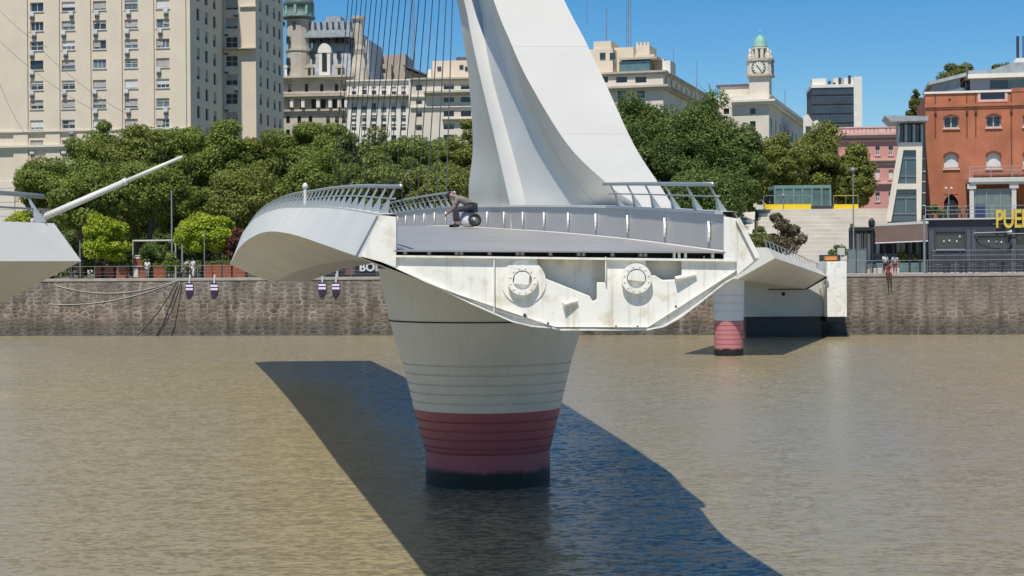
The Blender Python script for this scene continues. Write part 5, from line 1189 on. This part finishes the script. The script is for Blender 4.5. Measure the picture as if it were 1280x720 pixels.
# --- pavilion with the brown awning
fp = Fac(1092, 146, .16); t = fp.root('awning_pavilion', 'open waterfront pavilion with a deep brown awning, left of the charcoal restaurant', 'pavilion')
a, b = fp.uz(1093,283), fp.uz(1158,300.5); Wd = fp.uz(1159,290)[0]; zt = fp.uz(1125,281)[1]; zl = fp.uz(1125,302.5)[1]
m = MB(); m.prism([(0.1,-.1,zt-.15),(Wd,-.1,zt+.05),(Wd,-.7,zl+.05),(0.1,-.7,zl-.1)], (0,.03,0)); aw = obj('awning', m, M['awning'], t, local=True)
m = MB()
for i in range(24): u = lerp(.1,Wd,i/23); 
m.prism([(-.1,-.05,zt-.12),(Wd+.1,-.05,zt+.08),(Wd+.1,-.05,zt+.32),(-.1,-.05,zt+.12)], (0,5,0)); fixn(obj('roof', m, M['mastwhite'], t, local=True))
m = MB(); m.tube([(.1,-.72,zl-.1),(Wd,-.72,zl+.05)],.06,6); obj('awning_bar', m, M['blindw'], aw, local=True)
for px in (1094,1106,1117,1137,1150,1158): u,_ = fp.uz(px,310); m = MB(); m.box(u-.09,.1,0,u+.09,.3,zt-.12); obj('post', m, M['black'], t, local=True)
m = MB(); m.box(0,4.4,0,Wd,4.5,zt-.2); obj('rear_screen', m, M['charcoal'], t, local=True)
rs = np.random.RandomState(5)
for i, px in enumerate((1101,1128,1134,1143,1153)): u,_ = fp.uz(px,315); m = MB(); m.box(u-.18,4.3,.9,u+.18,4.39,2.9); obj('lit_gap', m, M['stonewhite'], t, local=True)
m = MB(); m.box(.2,.15,0,Wd-.1,.2,.95); obj('dark_balustrade', m, M['glassgreen'], t, local=True)
# planting inside the pavilion
cl = [(np.array([fp.uz(px,320)[0], .6, rs.uniform(1.1,1.7)]), .42) for px in range(1122,1153,3)]
c = bpy.data.objects.new('planting', cloudmesh('planting', leafcloud(rs, cl, 90, .13), M['leafolive'])); COL.objects.link(c); c.parent = t
# left dark glazed kiosk with box on top
fk = Fac(1063, 145, .16); t = fk.root('dark_kiosk', 'low dark glazed kiosk with pale panels between the white sign and the brown awning', 'kiosk')
Wd = fk.uz(1092,300)[0]; H = fk.uz(1075,288)[1]; m = MB(); m.box(0,0,H,Wd,3,H+.3); obj('roof', m, M['black'], t, local=True)
for px in (1063.5,1070,1077,1083,1090.5): u,_ = fk.uz(px,300); m = MB(); m.box(u-.07,.1,0,u+.07,.25,H); obj('post', m, M['black'], t, local=True)
m = MB(); m.box(0,.3,0,fk.uz(1071,300)[0],.35,H); obj('solid_panel', m, M['charcoal'], t, local=True)
for px in (1073.5,1078.5,1085,1088): u,_ = fk.uz(px,300); m = MB(); m.box(u-.16,2.6,.8,u+.16,2.65,H-.25); obj('pale_panel', m, M['stonewhite'], t, local=True)
m = MB(); m.box(0,2.7,0,Wd,2.75,H); obj('rear_wall', m, M['charcoal'], t, local=True)
a = fk.uz(1063,279.5); b = fk.uz(1068,289); m = MB(); m.box(a[0],.2,H+.3,b[0],.6,a[1]); obj('roof_box', m, M['awning'], t, local=True)
u, z = fk.uz(1090,284); obj('speaker', MB().lathe((u,.4,H+.3), [(.1,.8),(.3,.55),(.3,.2),(.2,0)], 12), M['black'], t, local=True)
# grey utility cabinet and white sign by the railing
fg = Fac(1059.5, 141.2, .139); t = fg.root('utility_cabinet', 'plain grey green utility cabinet on the quay edge left of the pavilion', 'cabinet')
a = fg.uz(1059.5,312); Wd = fg.uz(1083,320)[0]; bevel(obj('cabinet_body', MB().box(0,0,.05,Wd,.8,a[1]), M['grey'], t, local=True), .02); obj('cabinet_lid', MB().box(-.04,-.04,a[1]+.003,Wd+.04,.84,a[1]+.05), M['greymetal'], t, local=True)
for q in (.33,.66): obj('door_seam', MB().box(Wd*q-.01,-.012,.1,Wd*q+.01,-.001,a[1]-.05), M['charcoal'], t, local=True)
p0 = wallpt(wallx(1050, .6), .6, 4.98); tp0 = at(1050, 311, p0.y)
t = thing('white_sign', p0, 'small blank white board sign on a white post beside the abutment', 'sign'); obj('post', MB().tube([p0, V((p0.x,p0.y,tp0.z))],.06,8), M['mastwhite'], t); zt = at(1050,310,p0.y).z; zb2 = at(1050,319,p0.y).z; obj('board', MB().box(p0.x-.3,p0.y-.08,zb2,p0.x+.3,p0.y-.065+.03,zt), M['mastwhite'], t)
# cabinet with orange face on the side block
t = thing('orange_marked_box', (25.6,130.5,6.0), 'dark box with an orange strip on top of the white abutment block', 'box')
obj('box_body', MB().box(25.0,129,6.003,26.4,130.2,6.55), M['charcoal'], t); obj('orange_strip', MB().box(25.2,128.97,6.12,26.2,128.998,6.42), mat('orange strip', (.6,.22,.03), .5), t)
# slanted glass tower
fs = Fac(1107, 151, .18); t = fs.root('slanted_glass_tower', 'cream framed glass stair tower with a slanting left edge against the brick building', 'tower')
m = MB(); P_ = lambda px, y: (fs.uz(px,y)[0], fs.uz(px,y)[1])
def fr_poly(pts, d0, d1, mt, name, par): m = MB(); m.prism([(P_(*p)[0], d0, P_(*p)[1]) for p in pts], (0,d1,0)); return fixn(obj(name, m, mt, par, local=True))
fr_poly([(1124,178),(1131,178),(1114,277),(1107,277)],0,.5,M['cream2'],'slanted_leg',t); fr_poly([(1145,178),(1153,178),(1151.5,277),(1146,277)],0,.5,M['cream2'],'straight_leg',t)
fr_poly([(1129.5,178),(1145,178),(1145,187.5),(1128,187.5)],0.003,.5,M['cream2'],'lintel',t); fr_poly([(1120.5,229.5),(1145.7,229.5),(1145.8,236.5),(1119.5,236.5)],0.003,.5,M['cream2'],'lintel',t)
gb = mat('blue tower glass', (.06,.095,.11), .12, spec=.8)
fr_poly([(1127.5,187),(1146,187),(1146,277),(1111,277)],.3,.1,gb,'glazing',t)
for pts in ([(1132,199),(1133,199),(1133,229),(1132,229)],[(1132,248),(1133,248),(1133,267),(1132,267)]): fr_poly(pts,.22,.07,M['greymetal'],'mullion',t)
for (xa, xb, y) in ((1125.5,1145,198),(1121,1145,220),(1117.5,1146,247),(1113.5,1146,267)): fr_poly([(xa,y-.4),(xb,y-.4),(xb,y+.5),(xa,y+.5)],.2,.09,M['greymetal'],'transom',t)
fr_poly([(1153,178),(1158,178),(1158,277),(1151.5,277)],1.0,.1,M['glass'],'side_glazing',t)
fr_poly([(1131,178),(1152,178),(1158,178),(1158,277),(1114,277)],1.2,6,M['charcoal'],'core',t)
for y in (197,213,226,240,256): fr_poly([(1152,y),(1158,y),(1158,y+1),(1152,y+1)],.9,.09,M['cream2'],'side_transom',t)
m = MB(); a, b = P_(1105,145.5), P_(1159,148); m.prism([(a[0],-1.2,a[1]),(b[0],-1.2,b[1]+.1),(b[0],-1.2,b[1]-.3),(P_(1113,154)[0],-1.2,P_(1113,153)[1])],(0,6,0)); fixn(obj('canopy_roof', m, M['slate'], t, local=True))
for px in (1122,1133,1143,1153): fr_poly([(px-1.8,155 if px>1125 else 152),(px+1.2,155 if px>1125 else 152),(px+1.2,178),(px-1.8,178)],.3,.4,M['greymetal'],'roof_column',t)
fr_poly([(1126,154),(1158,154),(1158,177.5),(1125,177.5)],1.5,3,M['glass'],'lantern_glazing',t)
# steps and plateau with the glass pavilion
st_ = thing('stepped_terrace', at(1030,300,146), 'broad pale concrete steps rising from the promenade to the glass pavilion', 'steps')
ns = 15; za, zb3 = 4.95, at(1000,262,168).z; Ya, Yb = 145.0, 168.0
for j in range(ns):
    ya = lerp(Ya,Yb,j/ns); yb = Yb + 20 if j == ns-1 else lerp(Ya,Yb,(j+1)/ns); z1 = lerp(za,zb3,(j+1)/ns)
    xl = at(948,300,ya).x; xr = at(1125,300,ya).x
    bevel(obj('step', MB().box(xl,ya,4.8,xr,yb+.02,z1), M['concrete'], st_), .03)
m = MB(); rows = []
for j in range(13):
    k = j/12; ya = lerp(141.5,168,k); z = lerp(5.4,zb3+.3,1/(1+math.exp(-(k-.5)*6))*1.1-.05 if k<1 else 1); x0 = at(lerp(940,945,k),300,ya).x; rows.append([V((x0-1.6,ya,4.8)),V((x0-1.6,ya,z)),V((x0,ya,z)),V((x0,ya,4.8))])
m.grid(rows); fixn(obj('cheek_wall', m, M['concrete'], st_))
m = MB()
for j in range(10): k = j/9; 
a = at(945,262,167.9)
zb4 = zb3
for x0, x1, lab in ((955,1014,'long yellow parapet panel left of the pavilion door'),(1042.5,1073,'short yellow parapet panel right of the pavilion door')):
    p, q = at(x0,262,169), at(x1,262,169); yp = thing('yellow_parapet', (p.x,169,zb4), lab, 'parapet'); top = at(x0,255.5,169).z
    obj('panel', MB().box(p.x,169,zb4,q.x,169.3,top), M['yellow'], yp)
    m = MB(); rt = at(x0,244.5,169).z; m.beam((p.x,169.15,rt),(q.x,169.15,rt),.07); n = int((q.x-p.x)/1.4)+1
    rl = obj('railing', m, M['signyellow'] if x0 > 1000 else M['polegrey'], yp)
    for k in range(n+1): x_ = lerp(p.x,q.x,k/n); obj('post', MB().beam((x_,169.15,top),(x_,169.15,rt),.06), M['polegrey'], rl)
gp = thing('glass_pavilion', at(1000,262,171), 'small green tinted glass box pavilion at the top of the steps', 'pavilion')
p, q = at(968,262,171), at(1039,262,171); zt = at(1000,231.5,171).z
m = MB(); m.box(p.x,171,zt-.35,q.x,175,zt); obj('roof', m, mat('green steel', (.16,.27,.24), .5), gp)
m = MB(); m.box(p.x+.1,171.1,zb4,q.x-.1,171.15,zt-.35); obj('glass_wall', m, M['glassgreen'], gp); obj('glass_wall', MB().box(p.x+.1,174.8,zb4,q.x-.1,174.85,zt-.35), M['glassgreen'], gp)
for px in (968.5,979,992,1003,1015,1027,1038): x_ = at(px,250,171).x; obj('frame_post', MB().box(x_-.09,171.0-.05,zb4,x_+.09,171.09,zt-.35), bpy.data.materials['green steel'], gp)
p, q = at(1014.5,262,169), at(1041.5,262,169); obj('doorway_base', MB().box(p.x,169.4,zb4,q.x,169.6,at(1020,257,169).z), M['charcoal'], gp)
# plateau retaining wall right of the steps
# ---------------------------------------------------------------- lamps and poles
def lamp(px, off, ytop, lab, grp='street lamps on the far promenade', head=True, r=.07, mt='polegrey', Y=None, zb=4.96):
    if Y is None: p = wallpt(wallx(px, off), off, zb)
    else: p = at(px, 300, Y); p.z = zb
    zt = at(px, ytop, p.y).z; t = thing('street_lamp' if head else 'pole', p, lab, 'street lamp' if head else 'pole', grp)
    obj('post', MB().tube([p, V((p.x,p.y,zt))], [r, r*.7], 8), M[mt], t)
    if head: obj('lamp_head', MB().lathe(V((p.x,p.y,zt)), [(.05,.35),(.22,.25),(.26,.12),(.12,0)], 12), M['greymetal'], t); obj('arm', MB().tube([V((p.x,p.y,zt-.05)), V((p.x-.5,p.y,zt+.15))], .035, 6), M[mt], t)
    return t
lamp(209,3.2,238,'tallest thin grey pole, between the two lime green trees','thin poles on the left promenade',False,.09)
lamp(97.5,1.4,301,'thin pole at the railing beside the left end span tip','thin poles on the left promenade',False,.06); lamp(225.5,1.2,305,'grey pole at the railing left of the person in white','thin poles on the left promenade',False,.10)
lamp(252.5,1.6,289,'thin pole right of the person in white','thin poles on the left promenade',False,.05)
lamp(1051,8,214,'tall grey street lamp in front of the stone steps with pale head'); lamp(1153,1.2,269,'thick grey pole at the quay between awning and restaurant','poles on the right promenade',False,.12)
lamp(847,30,224,'far street lamp seen over the right end of the bridge railing'); lamp(920,36,246,'short far street lamp beside the curved cheek of the steps')
# ---------------------------------------------------------------- quay railing
def quayrail(pxa, pxb, lab):
    xa, xb = wallx(pxa,.5), wallx(pxb,.5); t = thing('quay_railing', wallpt(xa,.5,5.0), lab, 'railing'); n = max(2, round((xb-xa)/2.2))
    zc = 5.0
    for h, r in ((1.05,.028),(.55,.012),(.25,.012)): obj('rail_bar', MB().tube([wallpt(xa,.5,zc+h), wallpt(xb,.5,zc+h)], r, 6), M['quayrail'], t)
    for k in range(n+1): x_ = lerp(xa,xb,k/n); obj('post', MB().beam(wallpt(x_,.5,zc), wallpt(x_,.5,zc+1.08), .05), M['quayrail'], t)
quayrail(88,236,'steel railing on the left quay edge from the bridge span to the person in white'); quayrail(246,470,'steel railing on the quay edge behind the left bridge arm'); quayrail(1054,1300,'steel railing along the right quay edge in front of the restaurant')
# dark timber fence in front of restaurant
xa, xb = wallx(1158,3.2), wallx(1300,3.2); t = thing('terrace_fence', wallpt(xa,3.2,4.96), 'dark slatted fence around the restaurant quay terrace', 'fence')
for k, h in enumerate((.25,.5,.75,1.0,1.5,1.9)): obj('slat', MB().beam(wallpt(xa,3.2,4.96+h), wallpt(xb,3.2,4.96+h), .05, .12 if k < 4 else .05), M['charcoal'] if k < 4 else M['greymetal'], t)
for k in range(9): x_ = lerp(xa,xb,k/8); obj('post', MB().beam(wallpt(x_,3.25,4.96), wallpt(x_,3.25,6.9), .09), M['charcoal'], t)
tb0 = table(V((0,0,0)),'dark round cafe table behind the right quay railing','quay cafe tables','greymetal'); cc0 = chair(V((0,0,0)),0,'dark chair at a cafe table behind the right quay railing','quay cafe chairs')
for i, px in enumerate((1092,1168,1190,1212,1236,1262)):
    r = tb0 if i == 0 else copy_tree(tb0); r.location = wallpt(wallx(px,1.9),1.9,4.96)
    for j, (dx, rz) in enumerate(((-.7,1.4),(.7,-1.5))): r = cc0 if i == j == 0 else copy_tree(cc0); r.location = wallpt(wallx(px,1.9)+dx,1.9,4.96); r.rotation_euler = (0,0,rz)
# ---------------------------------------------------------------- people on the quay
p = wallpt(wallx(240,.9),.9,4.97); person(p, -2.2, stand(1.78,.06,.12,.14), 'person in white trousers and shirt standing at the left quay edge by the pole', M['whitecloth'], M['whitecloth'], M['capblack'])
p = wallpt(wallx(232.5,1.0),1.0,4.97); person(p, -1.2, sit(.35), 'person in black crouching at the left quay edge beside the one in white', M['capblack'], M['capblack'], M['capblack'])
p = wallpt(wallx(180,2.2),2.2,4.97); person(p, -1.7, stand(1.7,0,.06,.06), 'person in pale clothes standing beside the timber kiosk', M['whitecloth'], M['greymetal'], M['capblack'])
p = wallpt(wallx(1110,.0),-.05,5.0-.47); person(p+V((0,.0,.0)), -math.pi/2, sit(.45), 'person in a red brown top sitting on the edge of the right quay wall', M['redcloth'], M['redcloth'], M['capblack'])
p = wallpt(wallx(1104,1.2),1.2,4.97); person(p, -1.2, stand(1.65,0,.1,.05), 'person in a white shirt behind the railing left of the seated one in red', M['whitecloth'], M['trousers'], M['capblack'])
p = wallpt(wallx(1116,1.3),1.3,4.97); person(p, -1.9, stand(1.6,.1,.2,.05), 'person with pale top leaning on the railing right of the seated one in red', M['sack'], M['redcloth'], M['capblack'])
# ---------------------------------------------------------------- left bank clutter
def bankbox(pa, pb, off, y0, dep, mt, name, lab, cat, grp=None, zb=4.97, y1=None):
    xa, xb = wallx(pa,off), wallx(pb,off); a = wallpt(xa,off,zb); zt = at((pa+pb)/2, y0, a.y).z; z0 = at((pa+pb)/2, y1, a.y).z if y1 else zb
    t = thing(name, a, lab, cat, grp, -wa); L = (xb-xa)/math.cos(wa); obj('body' if name != 'planter' else 'planter_box', MB().box(0,0,z0-zb,L,dep,zt-zb), M[mt], t, local=True); return t, L, zt-zb
pk = []
for i, (pa, pb, lab) in enumerate(((112,121,'first timber planter box from the left behind the quay railing'),(124,136,'second timber planter box, below the round lime green tree'),(139,151,'third timber planter box, just left of the timber kiosk'),(186,200,'timber planter box right of the timber kiosk'),(249,271,'long timber planter box right of the person in white'),(273,283,'short timber planter box, second right of the person in white'),(285,300,'last timber planter box, next to the curved bridge arm'))):
    t, L, hh_ = bankbox(pa, pb, 3.0, 333.5 if i < 4 else 331, .8, 'redbrownwood', 'planter', lab, 'planter', 'timber planters on the left promenade'); 
    rs = np.random.RandomState(i+3); cl = [(np.array([L*(k+.5)/4, .4, hh_+.15]), .3) for k in range(4)]; c = bpy.data.objects.new('foliage', cloudmesh('foliage', leafcloud(rs, cl, 55, .1), M['leafdark'])); COL.objects.link(c); c.parent = t
    obj('rim', MB().box(-.04,-.04,hh_-.06,L+.04,-.003,hh_+.02), M['redbrownwood'], t, local=True)
t, L, hh_ = bankbox(158, 177, 4.5, 322, 1.2, 'redbrownwood', 'timber_kiosk', 'small orange brown timber kiosk with a pale scalloped top behind the quay railing', 'kiosk')
m = MB(); 
for k in range(5): m.tube([(L*(k+.5)/5,-.05,hh_+.02),(L*(k+.5)/5,1.2,hh_+.02)], L/10, 8)
m.box(-.1,-.1,hh_+.15,L+.1,1.3,hh_+.22); obj('roof_trim', m, M['blindw'], t, local=True); obj('counter', MB().box(-.05,-.15,hh_*.55,L+.05,-.003,hh_*.6), M['blindw'], t, local=True); obj('white_panel', MB().box(.05,-.05,.1,.45,-.01,hh_*.5), M['blindw'], t, local=True)
xa, xb = wallx(156,5.5), wallx(211,5.5); t = thing('white_frame_gate', wallpt(xa,5.5,4.96), 'thin white goal like frame standing behind the timber kiosk', 'frame'); zt = at(180,301,wallY(xa)+5.5).z
obj('crossbar', MB().tube([wallpt(xa,5.5,zt), wallpt(xb,5.5,zt)], .08, 8), M['mastwhite'], t)
for x_ in (xa, lerp(xa,xb,.97)): obj('post', MB().tube([wallpt(x_,5.5,4.96), wallpt(x_,5.5,zt)], .06, 8), M['mastwhite'], t)
t = thing('signboard_restaurant', wallpt(wallx(408,4),4,4.97), 'dark restaurant front with white capital letters seen under the bridge arm', 'restaurant', rz=-wa)
xa, xb = wallx(396,4), wallx(500,4); L = (xb-xa)/math.cos(wa); zt = 1.9
u0_ = (wallx(396,4)-wallx(408,4))/math.cos(wa)
obj('front', MB().box(u0_,0,0,u0_+L,3,3.0), M['black'], t, local=True); obj('brown_panel', MB().box((wallx(424,4)-wallx(408,4)),-.04,.2,(wallx(436,4)-wallx(408,4)),-.003,1.6), M['awning'], t, local=True)
o = text('BOL', at(455,329,wallY(0)+4).z-at(455,339,wallY(0)+4).z + .30, .04, M['blindw'], 'sign_letters', t, off=.03, sp=1.05); ul = (wallx(441.5,4)-wallx(408,4))/math.cos(wa); zl_ = at(455,338.6,wallY(wallx(455,4))+4).z - 4.97; o.location = (ul,-.06,zl_)
obj('lamp', MB().tube([(wallx(415,4)-wallx(408,4),-.3,.0),(wallx(415,4)-wallx(408,4),-.3,.75)],.1,8), M['mastwhite'], t, local=True)
# mooring marker boards hung on the quay
def marker(px, y0, y1, lab):
    x_ = wallx(px); c = wallpt(x_, -.12, 0); zt, zb_ = at(px,y0,c.y).z, at(px,y1,c.y).z; w_ = .33; zm = lerp(zb_,zt,.42)
    t = thing('mooring_marker', V((c.x,c.y,zb_)), lab, 'marker', 'striped markers hung on the quay wall', -wa)
    H_ = zt - zb_; hm = H_*.36
    m = MB(); m.prism([(-w_,0,H_),(w_,0,H_),(w_,0,hm),(-.05,0,0),(-w_*.95,0,hm*.5),(-w_,0,hm)], (0,.05,0)); fixn(obj('board', m, M['purple'], t, local=True))
    for k in (0,1): z = H_*(.52+.23*k); obj('stripe', MB().box(-w_*.95,-.012,z,w_*.95,-.003,z+H_*.14), M['lilac'], t, local=True)
    obj('bracket', MB().beam((0,.02,H_),(.06,.02,H_+.75),.14,.04), M['sack'], t, local=True)
marker(237,354,372,'first striped marker board from the left, below the person in white'); marker(268,354,372,'second striped marker board from the left, between white person and bridge arm')
marker(403,353,371,'third striped marker board, left one of the pair under the bridge arm'); marker(420,353,371,'fourth striped marker board, right one of the pair under the bridge arm')
# mooring ropes
for (a, b, lab) in (((222,352),(176,419),'left dark mooring rope slanting down the quay wall to the water'),((227,353),(202,418),'right dark mooring rope running steeply down the quay wall')):
    pa = wallpt(wallx(a[0]),-.15,at(a[0],a[1],wallY(wallx(a[0]))).z); pb = wallpt(wallx(b[0]),-1.0,0.0); mid = pa.lerp(pb,.5)+V((.15,-.1,-.25)); o = obj('mooring_rope', MB().tube([pa,pa.lerp(pb,.25)+V((.1,0,-.15)),mid,pa.lerp(pb,.75)+V((.1,0,-.15)),pb],.06,6), M['rope']); tag(o, lab, 'rope', 'mooring ropes')
for (a, b, sag, lab) in (((222,350),(70,357),.9,'upper thin pale line sagging along the quay wall'),((222,351),(60,380),.7,'lower thin pale line running down to the left along the quay wall')):
    pa, pb = [wallpt(wallx(q[0]),-.03,at(q[0],q[1],wallY(wallx(q[0]))).z) for q in (a,b)]; o = obj('thin_line', MB().tube([pa.lerp(pb,k/10)+V((0,0,-sag*4*k/10*(1-k/10))) for k in range(11)],.03,5), M['concrete']); tag(o, lab, 'line')
t = thing('mooring_bollard', wallpt(wallx(224,.4),.4,5.0), 'black iron bollard where the mooring ropes are tied', 'bollard'); q = wallpt(wallx(224,.4),.4,5.0)
obj('bollard_body', MB().lathe(q, [(.3,.5),(.32,.4),(.2,.32),(.18,.05),(.3,0)], 14), M['rope'], t, True)
for px in (88,95): p = wallpt(wallx(px,1),1,4.97); person(p, -1.5 if px == 88 else -2.4, sit(.4), 'person in dark clothes sitting on the quay %s' % ('right beside the left end span tip' if px == 88 else 'second from the left end span tip'), M['capblack'], M['trousers'], M['capblack'])
# overhead wires crossing the cream tower
for i, (a, b, lab) in enumerate((((-20,-10),(60,60),'top thin overhead wire crossing the cream tower'),((-10,42),(118,138),'middle thin overhead wire crossing the cream tower'),((40,50),(158,142),'right thin overhead wire crossing the cream tower'),((-10,78),(30,165),'low thin overhead wire crossing the tower base'))):
    pa, pb = at(*a, 150), at(*b, 156); o = obj('overhead_wire', MB().tube([pa.lerp(pb,k/8)+V((0,0,-.6*4*k/8*(1-k/8))) for k in range(9)], .02, 4), M['polegrey']); tag(o, lab, 'wire', 'overhead wires')
print('objects', len(bpy.data.objects))
